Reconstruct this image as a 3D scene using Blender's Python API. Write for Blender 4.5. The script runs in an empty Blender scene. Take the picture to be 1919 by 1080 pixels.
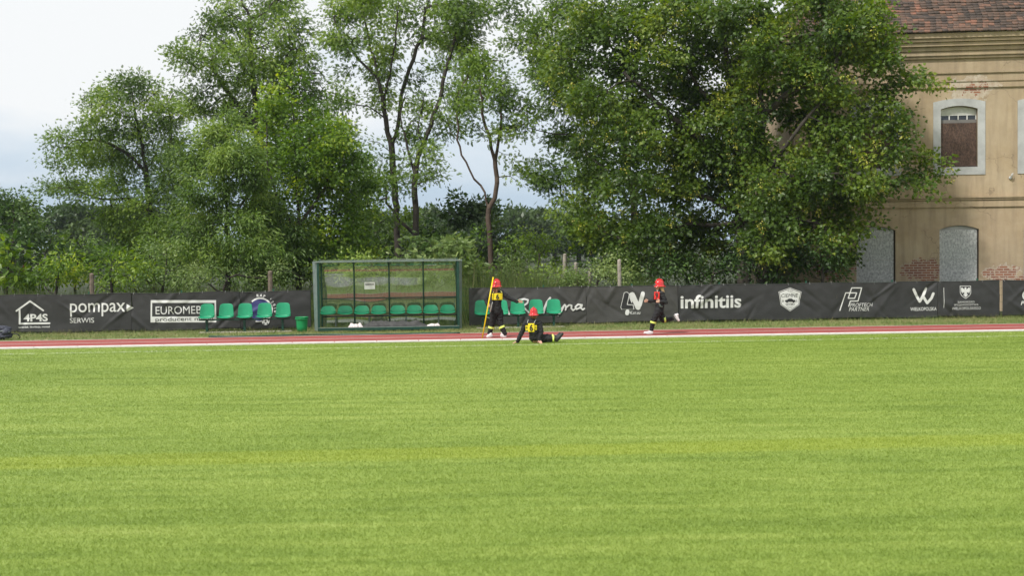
import bpy, bmesh, math, random
import numpy as np
from mathutils import Vector, Matrix, noise as mnoise
rng = np.random.default_rng(7); random.seed(7)
scene = bpy.context.scene
COL = scene.collection
R_ = math.radians

# ------------------------------------------------------------------ camera
FPX, ROLL, YH, CAMH = 2510.0, 0.0125, 450.0, 2.4
pitch = math.atan((540 - YH) / FPX)
cF = np.array([0, math.cos(pitch), -math.sin(pitch)]); R0 = np.array([1., 0, 0]); U0 = np.cross(R0, cF)
cR = R0 * math.cos(ROLL) - U0 * math.sin(ROLL); cU = R0 * math.sin(ROLL) + U0 * math.cos(ROLL)
cC = np.array([0, 0, CAMH])
cam = bpy.data.objects.new('camera', bpy.data.cameras.new('camera')); COL.objects.link(cam); scene.camera = cam
m = Matrix.Identity(4)
for i in range(3):
    m[i][0], m[i][1], m[i][2], m[i][3] = cR[i], cU[i], -cF[i], cC[i]
cam.matrix_world = m
cam.data.sensor_width = 36; cam.data.lens = FPX / 1919 * 36; cam.data.clip_end = 2000; cam.data.clip_start = .1
cam.data.dof.use_dof = True; cam.data.dof.focus_distance = 35; cam.data.dof.aperture_fstop = 2.5

# ------------------------------------------------------------------ sky and sun
SUN_EL, SUN_AZ = R_(50), R_(-138)          # azimuth clockwise from +Y: behind the camera, to its left
world = bpy.data.worlds.new("World"); scene.world = world; world.use_nodes = True
nt = world.node_tree; nt.nodes.clear(); N = nt.nodes.new; L = nt.links.new
wo = N('ShaderNodeOutputWorld'); bg = N('ShaderNodeBackground'); sky = N('ShaderNodeTexSky')
sky.sky_type = 'NISHITA'; sky.sun_disc = False; sky.sun_elevation = SUN_EL; sky.sun_rotation = SUN_AZ
sky.air_density = 1.0; sky.dust_density = 2.0
tc = N('ShaderNodeTexCoord'); sep = N('ShaderNodeSeparateXYZ'); mp = N('ShaderNodeMapping'); nz = N('ShaderNodeTexNoise')
L(tc.outputs['Generated'], sep.inputs[0]); L(tc.outputs['Generated'], mp.inputs[0]); mp.inputs['Scale'].default_value = (2.2, 2.2, 7); mp.inputs['Location'].default_value = (3.1, .4, 0)
L(mp.outputs[0], nz.inputs['Vector']); nz.inputs['Scale'].default_value = 1.9; nz.inputs['Detail'].default_value = 5; nz.inputs['Roughness'].default_value = .5
ma = N('ShaderNodeMath'); ma.operation = 'MULTIPLY_ADD'; L(sep.outputs[2], ma.inputs[0]); ma.inputs[1].default_value = 4.2; L(nz.outputs['Fac'], ma.inputs[2])
cr = N('ShaderNodeValToRGB'); L(ma.outputs[0], cr.inputs[0])
cr.color_ramp.elements[0].position = .66; cr.color_ramp.elements[0].color = (.10, .10, .10, 1)
cr.color_ramp.elements[1].position = 1.22; cr.color_ramp.elements[1].color = (1, 1, 1, 1)
mx = N('ShaderNodeMix'); mx.data_type = 'RGBA'; L(cr.outputs[0], mx.inputs['Factor']); 
mx0 = N('ShaderNodeMix'); mx0.data_type = 'RGBA'; mx0.inputs['Factor'].default_value = .72; L(sky.outputs[0], mx0.inputs['A']); mx0.inputs['B'].default_value = (5.2, 6.9, 8.8, 1)
L(mx0.outputs['Result'], mx.inputs['A']); mx.inputs['B'].default_value = (8.7, 8.9, 9.0, 1)
L(mx.outputs['Result'], bg.inputs[0]); bg.inputs[1].default_value = 0.085; L(bg.outputs[0], wo.inputs[0])
sun = bpy.data.objects.new('sun', bpy.data.lights.new('sun', 'SUN')); COL.objects.link(sun)
sun.data.energy = 3.2; sun.data.angle = R_(5); sun.data.color = (1, .955, .88)
sd = Vector((math.sin(SUN_AZ) * math.cos(SUN_EL), math.cos(SUN_AZ) * math.cos(SUN_EL), math.sin(SUN_EL)))
sun.rotation_euler = sd.to_track_quat('Z', 'Y').to_euler(); sun.location = (0, 0, 60)
scene.view_settings.view_transform = 'Standard'; scene.view_settings.look = 'None'; scene.view_settings.gamma = 1
scene.view_settings.exposure = 0.35
scene.render.engine = 'CYCLES'
scene.cycles.max_bounces = 6; scene.cycles.diffuse_bounces = 3; scene.cycles.glossy_bounces = 2; scene.cycles.transmission_bounces = 4; scene.cycles.transparent_max_bounces = 8

# ------------------------------------------------------------------ coordinates
TH = math.atan(.07); cT, sT = math.cos(TH), math.sin(TH)      # the track and the fence run at this angle
BT = math.atan(-.119)                                          # the old house at this one
def W(u, v, z=0.): return (u * cT - v * sT, u * sT + v * cT, z)
def ray(px, py): return cF * FPX + cR * (px - 959.5) + cU * (540 - py)
def at(px, py, Y):
    d = ray(px, py); return cC + d * (Y / d[1])
def P(px, py, v):                                              # on the plane v = const of the fence frame
    d = ray(px, py); dv = -sT * d[0] + cT * d[1]; p = cC + d * (v / dv)
    return (cT * p[0] + sT * p[1], p[2])
def PB(px, py, D0=43.6):                                       # on the facade plane  Y = D0 - .119 X
    d = ray(px, py); t = D0 / (d[1] + .119 * d[0]); p = cC + d * t
    return p
# ------------------------------------------------------------------ helpers
def tag(o, label=None, cat=None, group=None, kind=None):
    if label: o['label'] = label
    if cat: o['category'] = cat
    if group: o['group'] = group
    if kind: o['kind'] = kind
    return o
def thing(name, label, cat, loc=(0, 0, 0), rz=0, group=None):
    o = bpy.data.objects.new(name, None); COL.objects.link(o); o.location = loc; o.rotation_euler = (0, 0, rz)
    o.empty_display_size = .2
    return tag(o, label, cat, group)
def link(name, me, mat, parent=None, smooth=False):
    o = bpy.data.objects.new(name, me); COL.objects.link(o)
    if mat is not None:
        me.materials.clear(); me.materials.append(mat)
    if smooth: me.polygons.foreach_set('use_smooth', [True] * len(me.polygons))
    o.parent = parent
    return o
def np_mesh(name, V, F, attrs=None, smooth=False):
    """V (n,3); F (m,k) with constant k"""
    V = np.asarray(V, dtype=np.float32); F = np.asarray(F, dtype=np.int32)
    me = bpy.data.meshes.new(name); me.vertices.add(len(V)); me.vertices.foreach_set('co', V.ravel())
    k = F.shape[1]; me.loops.add(F.size); me.loops.foreach_set('vertex_index', F.ravel())
    me.polygons.add(len(F)); me.polygons.foreach_set('loop_start', np.arange(0, F.size, k, dtype=np.int32))
    me.polygons.foreach_set('loop_total', np.full(len(F), k, dtype=np.int32))
    for n_, a in (attrs or {}).items():
        at_ = me.attributes.new(n_, 'FLOAT', 'POINT'); at_.data.foreach_set('value', np.asarray(a, dtype=np.float32))
    me.update(calc_edges=True)
    if smooth: me.polygons.foreach_set('use_smooth', np.ones(len(F), dtype=bool))
    return me
class MB:
    def __init__(s): s.v = []; s.f = []
    def add(s, V, F):
        b = len(s.v); s.v += [tuple(p) for p in V]; s.f += [tuple(i + b for i in f) for f in F]; return s
    def box(s, x0, x1, y0, y1, z0, z1):
        return s.add([(x0, y0, z0), (x1, y0, z0), (x1, y1, z0), (x0, y1, z0), (x0, y0, z1), (x1, y0, z1), (x1, y1, z1), (x0, y1, z1)],
              [(0, 3, 2, 1), (4, 5, 6, 7), (0, 1, 5, 4), (1, 2, 6, 5), (2, 3, 7, 6), (3, 0, 4, 7)])
    def tube(s, pts, rad, n=8, caps=True):
        pts = [Vector(p) for p in pts]; rads = rad if isinstance(rad, (list, tuple)) else [rad] * len(pts)
        rings = []; ref = None
        for i, p in enumerate(pts):
            t = (pts[min(i + 1, len(pts) - 1)] - pts[max(i - 1, 0)]).normalized()
            if ref is None: ref = t.orthogonal().normalized()
            a = (ref - t * ref.dot(t)).normalized(); b = t.cross(a); ref = a
            rings.append([p + (a * math.cos(2 * math.pi * k / n) + b * math.sin(2 * math.pi * k / n)) * rads[i] for k in range(n)])
        V = [q for r in rings for q in r]; F = []
        for i in range(len(rings) - 1):
            for k in range(n):
                k2 = (k + 1) % n; F.append((i * n + k, i * n + k2, (i + 1) * n + k2, (i + 1) * n + k))
        if caps: F.append(tuple(range(n - 1, -1, -1))); F.append(tuple((len(rings) - 1) * n + k for k in range(n)))
        return s.add(V, F)
    def ball(s, c, r, n=12, m_=8, rot=None):
        r = (r, r, r) if not isinstance(r, (tuple, list)) else r; V = []; F = []
        c = Vector(c); M = rot or Matrix.Identity(3)
        for i in range(m_ + 1):
            a = math.pi * i / m_
            for k in range(n):
                b = 2 * math.pi * k / n
                V.append(c + M @ Vector((r[0] * math.sin(a) * math.cos(b), r[1] * math.sin(a) * math.sin(b), r[2] * math.cos(a))))
        for i in range(m_):
            for k in range(n): F.append((i * n + k, (i + 1) * n + k, (i + 1) * n + (k + 1) % n, i * n + (k + 1) % n))
        return s.add(V, F)
    def cap(s, a, b, ra, rb, n=12):
        a, b = Vector(a), Vector(b); s.tube([a, b], [ra, rb], n); s.ball(a, ra, n, 8); s.ball(b, rb, n, 8); return s
    def prism(s, poly, y0, y1):                                # polygon in x,z extruded along y
        n = len(poly); V = [(x, y0, z) for x, z in poly] + [(x, y1, z) for x, z in poly]
        F = [tuple(range(n)), tuple(range(2 * n - 1, n - 1, -1))] + [(i, i + n, (i + 1) % n + n, (i + 1) % n) for i in range(n)]
        return s.add(V, F)
    def mesh(s, name):
        me = bpy.data.meshes.new(name); me.from_pydata([tuple(p) for p in s.v], [], s.f); me.update(); return me
    def build(s, name, mat, parent=None, smooth=False, bevel=0):
        me = s.mesh(name)
        bm = bmesh.new(); bm.from_mesh(me)
        bmesh.ops.remove_doubles(bm, verts=bm.verts, dist=1e-6)
        bmesh.ops.recalc_face_normals(bm, faces=bm.faces)
        if bevel: bmesh.ops.bevel(bm, geom=list(bm.edges), offset=bevel, segments=2, affect='EDGES', clamp_overlap=True)
        bm.to_mesh(me); bm.free()
        return link(name, me, mat, parent, smooth)
def evaluated(me, mods):
    o = bpy.data.objects.new('tmp', me); COL.objects.link(o)
    for ty, kw in mods:
        mo = o.modifiers.new(ty, ty)
        for k, v in kw.items(): setattr(mo, k, v)
    dg = bpy.context.evaluated_depsgraph_get(); dg.update()
    r = bpy.data.meshes.new_from_object(o.evaluated_get(dg)); bpy.data.objects.remove(o); return r
def blend(mb, name, mat, parent, voxel=.008, smooth=3, wrinkle=0, wf=14):
    me = evaluated(mb.mesh(name), [('REMESH', dict(mode='VOXEL', voxel_size=voxel)), ('SMOOTH', dict(factor=.5, iterations=smooth))])
    if wrinkle:
        me.update()
        for v in me.vertices:
            p = v.co; d = mnoise.noise(Vector((p.x * wf, p.y * wf, p.z * wf * 1.9))) + .5 * mnoise.noise(p * wf * 2.3)
            v.co = p + v.normal * d * wrinkle
    me.name = name
    return link(name, me, mat, parent, True)

# ------------------------------------------------------------------ materials
def mat(name, col, rough=.7, var=.0, vscale=6., bump=0., bscale=40., metal=0., spec=.4, coat=0):
    M = bpy.data.materials.new(name); M.use_nodes = True; t = M.node_tree; b = t.nodes['Principled BSDF']
    b.inputs['Base Color'].default_value = (*col, 1); b.inputs['Roughness'].default_value = rough; b.inputs['Metallic'].default_value = metal
    b.inputs['Specular IOR Level'].default_value = spec; b.inputs['Coat Weight'].default_value = coat
    if var or bump:
        c = t.nodes.new('ShaderNodeTexCoord')
        if var:
            n = t.nodes.new('ShaderNodeTexNoise'); n.inputs['Scale'].default_value = vscale; n.inputs['Detail'].default_value = 6; n.inputs['Roughness'].default_value = .6
            t.links.new(c.outputs['Object'], n.inputs['Vector'])
            r = t.nodes.new('ShaderNodeValToRGB'); r.color_ramp.elements[0].position = .3; r.color_ramp.elements[1].position = .7
            r.color_ramp.elements[0].color = (*[x * (1 - var) for x in col], 1); r.color_ramp.elements[1].color = (*[min(1, x * (1 + var)) for x in col], 1)
            t.links.new(n.outputs['Fac'], r.inputs[0]); t.links.new(r.outputs[0], b.inputs['Base Color'])
        if bump:
            n = t.nodes.new('ShaderNodeTexNoise'); n.inputs['Scale'].default_value = bscale; n.inputs['Detail'].default_value = 4
            t.links.new(c.outputs['Object'], n.inputs['Vector'])
            q = t.nodes.new('ShaderNodeBump'); q.inputs['Strength'].default_value = bump; q.inputs['Distance'].default_value = .02
            t.links.new(n.outputs['Fac'], q.inputs['Height']); t.links.new(q.outputs[0], b.inputs['Normal'])
    return M
class NB:                                                      # tiny node helper
    def __init__(s, M): s.t = M.node_tree
    def n(s, ty, **kw):
        o = s.t.nodes.new(ty)
        for k, v in kw.items():
            if hasattr(o, k): setattr(o, k, v)
            else: o.inputs[k.replace('_', ' ')].default_value = v
        return o
    def l(s, a, b): s.t.links.new(a, b)
    def math(s, op, a, b=None, c=None):
        o = s.t.nodes.new('ShaderNodeMath'); o.operation = op
        for i, x in enumerate((a, b, c)):
            if x is None: continue
            if isinstance(x, (int, float)): o.inputs[i].default_value = x
            else: s.l(x, o.inputs[i])
        return o.outputs[0]
    def mix(s, f, a, b):
        o = s.t.nodes.new('ShaderNodeMix'); o.data_type = 'RGBA'
        for x, i in ((f, 'Factor'), (a, 'A'), (b, 'B')):
            if isinstance(x, (int, float)): o.inputs[i].default_value = x
            elif isinstance(x, tuple): o.inputs[i].default_value = (*x, 1)
            else: s.l(x, o.inputs[i])
        return o.outputs['Result']
    def ramp(s, f, stops):
        o = s.t.nodes.new('ShaderNodeValToRGB'); e = o.color_ramp.elements
        while len(e) < len(stops): e.new(.5)
        for el, (p, c) in zip(e, stops): el.position = p; el.color = (*c, 1) if isinstance(c, tuple) else (c, c, c, 1)
        s.l(f, o.inputs[0]); return o.outputs[0]
    def noise(s, vec, scale, detail=4, rough=.55):
        o = s.t.nodes.new('ShaderNodeTexNoise'); o.inputs['Scale'].default_value = scale; o.inputs['Detail'].default_value = detail; o.inputs['Roughness'].default_value = rough
        s.l(vec, o.inputs['Vector']); return o.outputs['Fac']
def leaf_mat(name, stops, trans=.35, rough=.42):
    M = bpy.data.materials.new(name); M.use_nodes = True; b = NB(M); t = M.node_tree; pb = t.nodes['Principled BSDF']; out = t.nodes['Material Output']
    a = b.n('ShaderNodeAttribute', attribute_name='tint')
    c = b.ramp(a.outputs['Fac'], stops); b.l(c, pb.inputs['Base Color']); pb.inputs['Roughness'].default_value = rough; pb.inputs['Specular IOR Level'].default_value = .45
    tr = b.n('ShaderNodeBsdfTranslucent'); hs = b.n('ShaderNodeHueSaturation', Hue=.485, Saturation=1.15, Value=1.5); b.l(c, hs.inputs['Color']); b.l(hs.outputs[0], tr.inputs[0])
    mxs = b.n('ShaderNodeMixShader', Fac=trans); b.l(pb.outputs[0], mxs.inputs[1]); b.l(tr.outputs[0], mxs.inputs[2]); b.l(mxs.outputs[0], out.inputs[0])
    return M
def vcoord(b):                                                 # distance across the field, in metres
    g = b.n('ShaderNodeNewGeometry'); d = b.n('ShaderNodeVectorMath', operation='DOT_PRODUCT'); b.l(g.outputs['Position'], d.inputs[0]); d.inputs[1].default_value = (-sT, cT, 0)
    return g.outputs['Position'], d.outputs['Value']
def pitch_mat(name, blades):
    M = bpy.data.materials.new(name); M.use_nodes = True; b = NB(M); t = M.node_tree; pb = t.nodes['Principled BSDF']; out = t.nodes['Material Output']
    pos, v = vcoord(b)
    mpn = b.n('ShaderNodeMapping'); b.l(pos, mpn.inputs[0]); mpn.inputs['Scale'].default_value = (.28, 1, .0); mpn.inputs['Rotation'].default_value = (0, 0, -TH)
    big = b.noise(mpn.outputs[0], .35, 3); mid = b.noise(mpn.outputs[0], 2.6, 5, .65); fin = b.noise(mpn.outputs[0], 17, 4, .7)
    m2 = b.n('ShaderNodeMapping'); b.l(pos, m2.inputs[0]); m2.inputs['Scale'].default_value = (.07, 1, 0); m2.inputs['Rotation'].default_value = (0, 0, -TH); stk = b.noise(m2.outputs[0], 3.0, 4, .7)
    f = b.math('ADD', b.math('MULTIPLY', stk, .36), b.math('ADD', b.math('MULTIPLY', big, .22), b.math('ADD', b.math('MULTIPLY', mid, .26), b.math('MULTIPLY', fin, .16))))
    if blades:
        a = b.n('ShaderNodeAttribute', attribute_name='tint'); f = b.math('ADD', f, b.math('MULTIPLY', b.math('SUBTRACT', a.outputs['Fac'], .5), .15))
    col = b.ramp(f, [(.34, (.120, .188, .022)), (.47, (.198, .285, .042)), (.56, (.262, .345, .064)), (.68, (.37, .43, .125))])
    wob = b.math('MULTIPLY', b.math('SUBTRACT', b.noise(pos, 1.7, 4), .5), .28)
    vv = b.math('ADD', v, wob)
    strip = b.math('MULTIPLY', b.math('SMOOTH_MIN', 1, b.math('MULTIPLY', b.math('SUBTRACT', .50, b.math('ABSOLUTE', b.math('SUBTRACT', vv, 15.06))), 3.2)), .85)
    strip = b.math('MAXIMUM', b.math('MINIMUM', strip, .42), 0)
    col = b.mix(strip, col, b.mix(fin, (.24, .31, .02), (.36, .40, .035)))
    if blades:
        br = b.math('GREATER_THAN', b.noise(pos, 1.4, 4), .36)
        ln = b.math('MULTIPLY', b.math('LESS_THAN', b.math('ABSOLUTE', b.math('SUBTRACT', v, 30.32)), .055), br)
        col = b.mix(b.math('MULTIPLY', ln, .95), col, (.82, .84, .80))
    b.l(col, pb.inputs['Base Color']); pb.inputs['Roughness'].default_value = .6; pb.inputs['Specular IOR Level'].default_value = .3
    if blades:
        tr = b.n('ShaderNodeBsdfTranslucent'); b.l(col, tr.inputs[0]); mxs = b.n('ShaderNodeMixShader', Fac=.4); b.l(pb.outputs[0], mxs.inputs[1]); b.l(tr.outputs[0], mxs.inputs[2]); b.l(mxs.outputs[0], out.inputs[0])
    return M
def rough_grass_mat(name, blades):
    M = bpy.data.materials.new(name); M.use_nodes = True; b = NB(M); t = M.node_tree; pb = t.nodes['Principled BSDF']
    pos, v = vcoord(b); f = b.math('ADD', b.math('MULTIPLY', b.noise(pos, .9, 4), .5), b.math('MULTIPLY', b.noise(pos, 7, 5), .5))
    if blades:
        a = b.n('ShaderNodeAttribute', attribute_name='tint'); f = b.math('ADD', f, b.math('MULTIPLY', b.math('SUBTRACT', a.outputs['Fac'], .5), .3))
    col = b.ramp(f, [(.3, (.07, .13, .02)), (.45, (.13, .18, .04)), (.56, (.20, .21, .07)), (.7, (.26, .22, .12))])
    b.l(col, pb.inputs['Base Color']); pb.inputs['Roughness'].default_value = .75
    return M
M = {}
M['pitch'] = pitch_mat('pitch_turf', False); M['blade'] = pitch_mat('pitch_blades', True)
M['verge'] = rough_grass_mat('verge_soil', False); M['vblade'] = rough_grass_mat('verge_blades', True)
M['soil'] = mat('woodland_ground', (.028, .04, .014), .9, .5, .8, .4, 9)
M['track'] = mat('red_track', (.30, .066, .058), .85, .18, 3, .3, 300)
M['white'] = mat('white_paint', (.78, .78, .76), .6, .08, 9)
M['concrete'] = mat('concrete', (.42, .39, .34), .85, .2, 7, .3, 60)
M['steel'] = mat('galvanised_steel', (.20, .25, .24), .45, .2, 12, metal=.4)
M['dgreen'] = mat('dark_green_paint', (.012, .055, .04), .4, .2, 8)
M['seat'] = mat('green_seat_plastic', (.012, .27, .135), .36, .22, 2.2, spec=.5)
M['bin'] = mat('green_bin_plastic', (.012, .26, .09), .4, .12, 4)
M['ban'] = mat('black_mesh_banner', (.030, .031, .032), .62, .22, 2.5, .25, 500, spec=.45)
M['ban2'] = mat('grey_mesh_banner', (.052, .052, .050), .66, .2, 2.5, .25, 500, spec=.45)
M['print'] = mat('white_banner_print', (.62, .63, .62), .6, .05, 20)
M['printdark'] = mat('dark_banner_print', (.025, .026, .028), .6)
M['blue'] = mat('blue_banner_print', (.045, .05, .17), .6)
M['fence'] = mat('green_wire', (.02, .10, .06), .5)
M['post'] = mat('weathered_post', (.17, .135, .105), .9, .4, 9, .5, 40)
M['postlight'] = mat('pale_concrete_post', (.33, .295, .25), .9, .3, 9, .5, 40)
M['bark'] = mat('grey_brown_bark', (.048, .041, .034), .9, .4, 5, .8, 25)
M['barkred'] = mat('reddish_bark', (.085, .060, .046), .9, .35, 5, .8, 25)
M['black'] = mat('black_uniform_cloth', (.012, .012, .014), .8, .2, 10, .2, 60)
M['hivis'] = mat('reflective_yellow_tape', (.72, .85, .18), .5)
M['bib'] = mat('yellow_bib_cloth', (.80, .62, .02), .7, .1, 8)
M['bibpale'] = mat('pale_bib_edge', (.8, .82, .35), .7)
M['redbib'] = mat('red_bib_cloth', (.62, .03, .025), .7, .12, 8)
M['helmet'] = mat('red_helmet_paint', (.60, .012, .012), .18, spec=.6, coat=.6)
M['skin'] = mat('skin', (.55, .32, .24), .55, .06, 8)
M['shoe'] = mat('white_trainer', (.70, .68, .70), .6, .1, 12)
M['boot'] = mat('black_boot', (.02, .02, .022), .5)
M['hair'] = mat('auburn_hair', (.20, .085, .045), .5, .4, 30)
M['blond'] = mat('blond_hair', (.45, .30, .14), .5, .4, 30)
M['pole'] = mat('yellow_pole_paint', (.85, .62, .01), .35)
M['paper'] = mat('white_paper', (.8, .8, .8), .7)
M['bag'] = mat('navy_bag_fabric', (.035, .04, .06), .55, .35, 12, .4, 30)
M['cloth'] = mat('grey_net_cloth', (.06, .06, .06), .8, .4, 8, .5, 30)
M['clothw'] = mat('white_crumpled_cloth', (.66, .60, .60), .8, .1, 8)
M['window'] = mat('window_paint', (.62, .62, .60), .6, .1, 12)
M['glass'] = mat('dark_glass', (.02, .022, .025), .08, spec=.8)
M['dark'] = mat('dark_interior', (.02, .018, .016), .9)
M['porcelain'] = mat('grey_bracket', (.45, .47, .47), .4)

# ------------------------------------------------------------------ ground, pitch and running track
def sheet(name, u0, u1, v0, v1, z, mt, nu=1, nv=1):
    V = [W(u0 + (u1 - u0) * i / nu, v0 + (v1 - v0) * j / nv, z) for j in range(nv + 1) for i in range(nu + 1)]
    F = [(j * (nu + 1) + i, j * (nu + 1) + i + 1, (j + 1) * (nu + 1) + i + 1, (j + 1) * (nu + 1) + i) for j in range(nv) for i in range(nu)]
    return tag(link(name, np_mesh(name, V, F), mt), kind='structure')
sheet('ground', -500, 500, -300, 900, -.012, M['soil'])
sheet('verge', -60, 60, 30, 38.5, -.004, M['verge'])
sheet('pitch', -60, 60, -30, 31.86, .004, M['pitch'])
sheet('running_track', -60, 60, 32.1, 34.5, .008, M['track'])
sheet('track_line', -60, 60, 33.30, 33.345, .013, M['white']); sheet('track_line', -60, 60, 34.42, 34.47, .013, M['white'])
kb = MB()
for i in range(120): kb.box(-60 + i, -60 + i + .985, -.04, .04, -.02, .036)
k = kb.build('track_kerb', M['white'], bevel=.004); k.location = W(0, 32.04, 0); k.rotation_euler = (0, 0, TH); tag(k, kind='structure')
kb = MB().box(-60, 60, -.1, .1, -.02, .018); k = kb.build('concrete_edging', M['concrete']); k.location = W(0, 31.87, 0); k.rotation_euler = (0, 0, TH); tag(k, kind='structure')
# unseen paved strip added behind the camera as a pale band in shelter reflections
sheet('added_walk', -60, 60, -3.2, -1.6, .010, M['concrete'])
# grass blades
def blades(n, uv, h, wd, name, mt, lean=.5, bend=.0):
    u, v = uv; X = u * cT - v * sT; Y = u * sT + v * cT
    az = rng.uniform(0, 2 * math.pi, n); hh = h * rng.uniform(.5, 1.25, n); w = wd * rng.uniform(.7, 1.3, n)
    ln = rng.normal(0, lean, (n, 2)) * hh[:, None]
    V = np.zeros((n, 3, 3)); ca, sa = np.cos(az) * w / 2, np.sin(az) * w / 2
    V[:, 0] = np.stack([X - ca, Y - sa, np.zeros(n)], 1); V[:, 1] = np.stack([X + ca, Y + sa, np.zeros(n)], 1)
    V[:, 2] = np.stack([X + ln[:, 0], Y + ln[:, 1], hh], 1)
    me = np_mesh(name, V.reshape(-1, 3), np.arange(3 * n).reshape(-1, 3), dict(tint=np.repeat(rng.uniform(0, 1, n), 3)))
    return link(name, me, mt)
n = 1150000
t_ = rng.uniform(0, 1, n); v0, v1 = 8.2, 31.75
vv = (v0 ** .6 + t_ * (v1 ** .6 - v0 ** .6)) ** (1 / .6)
uu = rng.uniform(-.47, .47, n) * vv * 1.0 + vv * .07
tag(blades(n, (uu, vv), .026 + 0 * vv, .0036 + .00014 * vv, 'pitch_grass', M['blade'], .85), 'short mown turf of the football pitch', 'grass', kind='stuff')
n = 60000
vv = rng.uniform(34.6, 38.2, n); uu = rng.uniform(-17, 19, n)
cl = np.array([mnoise.noise(Vector((a * 1.2, b * 2.0, 0))) for a, b in zip(uu, vv)])
hh = .05 + .05 * np.clip(cl + .2, 0, 1) + .05 * (vv > 37.1)
tag(blades(n, (uu, vv), hh, .010, 'verge_grass', M['vblade'], .6), 'rough yellowing grass verge between the track and the banners', 'grass', kind='stuff')

# ------------------------------------------------------------------ the old house
eB = np.array([math.cos(BT), math.sin(BT), 0]); c0 = PB(1490, 300); c0 = np.array([c0[0], c0[1], 0])
def Bp(px, py): p = PB(px, py); return (float(np.dot(p - c0, eB)), float(p[2]))
house = thing('old_house', 'old two storey ochre plaster house with tiled roof and boarded windows', 'house', tuple(c0), BT)
WLEN, WDEP = 13.2, 6.6
ac, al_ = Bp(1797.5, 300)[0], Bp(1641, 300)[0]; sp_w = ac - al_
centers = [al_, ac, ac + sp_w, ac + 2 * sp_w]
zE = Bp(1919, 60)[1]
ZU = [Bp(1797.5, y)[1] for y in (313, 204, 198)]; ZL = [Bp(1797.5, y)[1] for y in (600, 430, 422.5)]
wU, wL = (Bp(1832, 260)[0] - Bp(1763, 260)[0]), (Bp(1834, 470)[0] - Bp(1760, 470)[0])
def arch(c, w, z0, z1, z2, n=10):                              # flat sides, segmental top
    p = [(c - w / 2, z0), (c + w / 2, z0), (c + w / 2, z1)]
    for k in range(1, n): s = 1 - 2 * k / n; p.append((c + s * w / 2, z1 + (z2 - z1) * (1 - s * s)))
    return p + [(c - w / 2, z1)]
# plaster with worn patches where the brick shows
patches = [(*Bp(1823, 165), .72, .40, 0.), (*Bp(1729, 506), .62, .36, 1.), (*Bp(1878, 512), .58, .30, .6), (Bp(1919, 560)[0] + .3, .9, .6, .3, 1.), (1.2, 1.4, .7, .4, 1.)]
PL = bpy.data.materials.new('ochre_plaster'); PL.use_nodes = True; b = NB(PL); pb = PL.node_tree.nodes['Principled BSDF']
tcn = b.n('ShaderNodeTexCoord'); sx = b.n('ShaderNodeSeparateXYZ'); b.l(tcn.outputs['Object'], sx.inputs[0]); oc = tcn.outputs['Object']
n1, n2, n3 = b.noise(oc, .9, 5, .6), b.noise(oc, 6, 6, .65), b.noise(oc, 45, 4, .6)
strk = b.n('ShaderNodeMapping'); b.l(oc, strk.inputs[0]); strk.inputs['Scale'].default_value = (3.5, 1, .35); n4 = b.noise(strk.outputs[0], 1.6, 4)
base = b.ramp(n1, [(.3, (.335, .250, .155)), (.5, (.40, .31, .20)), (.72, (.46, .37, .255))])
base = b.mix(b.math('MULTIPLY', b.ramp(n2, [(.45, 0.), (.75, 1.)]), .35), base, (.50, .40, .29))
base = b.mix(b.math('MULTIPLY', b.ramp(n4, [(.46, 0.), (.72, 1.)]), .6), base, (.23, .175, .12))
nbig = b.noise(oc, .35, 3, .6); base = b.mix(b.math('MULTIPLY', b.ramp(nbig, [(.42, 0.), (.62, 1.)]), .35), base, (.30, .235, .165))
wrp = b.n('ShaderNodeTexNoise', Scale=2.5, Detail=5.); b.l(oc, wrp.inputs['Vector']); wsc = b.n('ShaderNodeVectorMath', operation='SCALE'); b.l(wrp.outputs['Color'], wsc.inputs[0]); wsc.inputs['Scale'].default_value = .6
wad = b.n('ShaderNodeVectorMath', operation='ADD'); b.l(oc, wad.inputs[0]); b.l(wsc.outputs[0], wad.inputs[1]); vcr = b.n('ShaderNodeTexVoronoi', feature='DISTANCE_TO_EDGE'); b.l(wad.outputs[0], vcr.inputs['Vector']); vcr.inputs['Scale'].default_value = .75
crk = b.math('MULTIPLY', b.math('LESS_THAN', vcr.outputs['Distance'], .007), b.math('GREATER_THAN', b.noise(oc, .8, 2), .53)); base = b.mix(b.math('MULTIPLY', crk, .4), base, (.12, .09, .06))
nE = b.noise(oc, 3.2, 5, .7); mask = None; redm = None
for (pa_, pz, ra, rz, red) in patches:
    dx = b.math('DIVIDE', b.math('SUBTRACT', sx.outputs[0], pa_), ra); dz = b.math('DIVIDE', b.math('SUBTRACT', sx.outputs[2], pz), rz)
    r2 = b.math('ADD', b.math('MULTIPLY', dx, dx), b.math('MULTIPLY', dz, dz)); q = b.math('ADD', r2, b.math('MULTIPLY', b.math('SUBTRACT', nE, .5), 4.2))
    m_ = b.math('LESS_THAN', q, .95); rm = b.math('LESS_THAN', b.math('ADD', q, b.math('MULTIPLY', b.math('SUBTRACT', n2, .5), 3.)), .15 + .8 * red)
    mask = m_ if mask is None else b.math('MAXIMUM', mask, m_); redm = rm if redm is None else b.math('MAXIMUM', redm, rm)
cmb = b.n('ShaderNodeCombineXYZ'); b.l(sx.outputs[0], cmb.inputs[0]); b.l(sx.outputs[2], cmb.inputs[1])
bk = b.n('ShaderNodeTexBrick'); b.l(cmb.outputs[0], bk.inputs['Vector']); bk.inputs['Scale'].default_value = 1; bk.inputs['Brick Width'].default_value = .26; bk.inputs['Row Height'].default_value = .078; bk.inputs['Mortar Size'].default_value = .010
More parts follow.
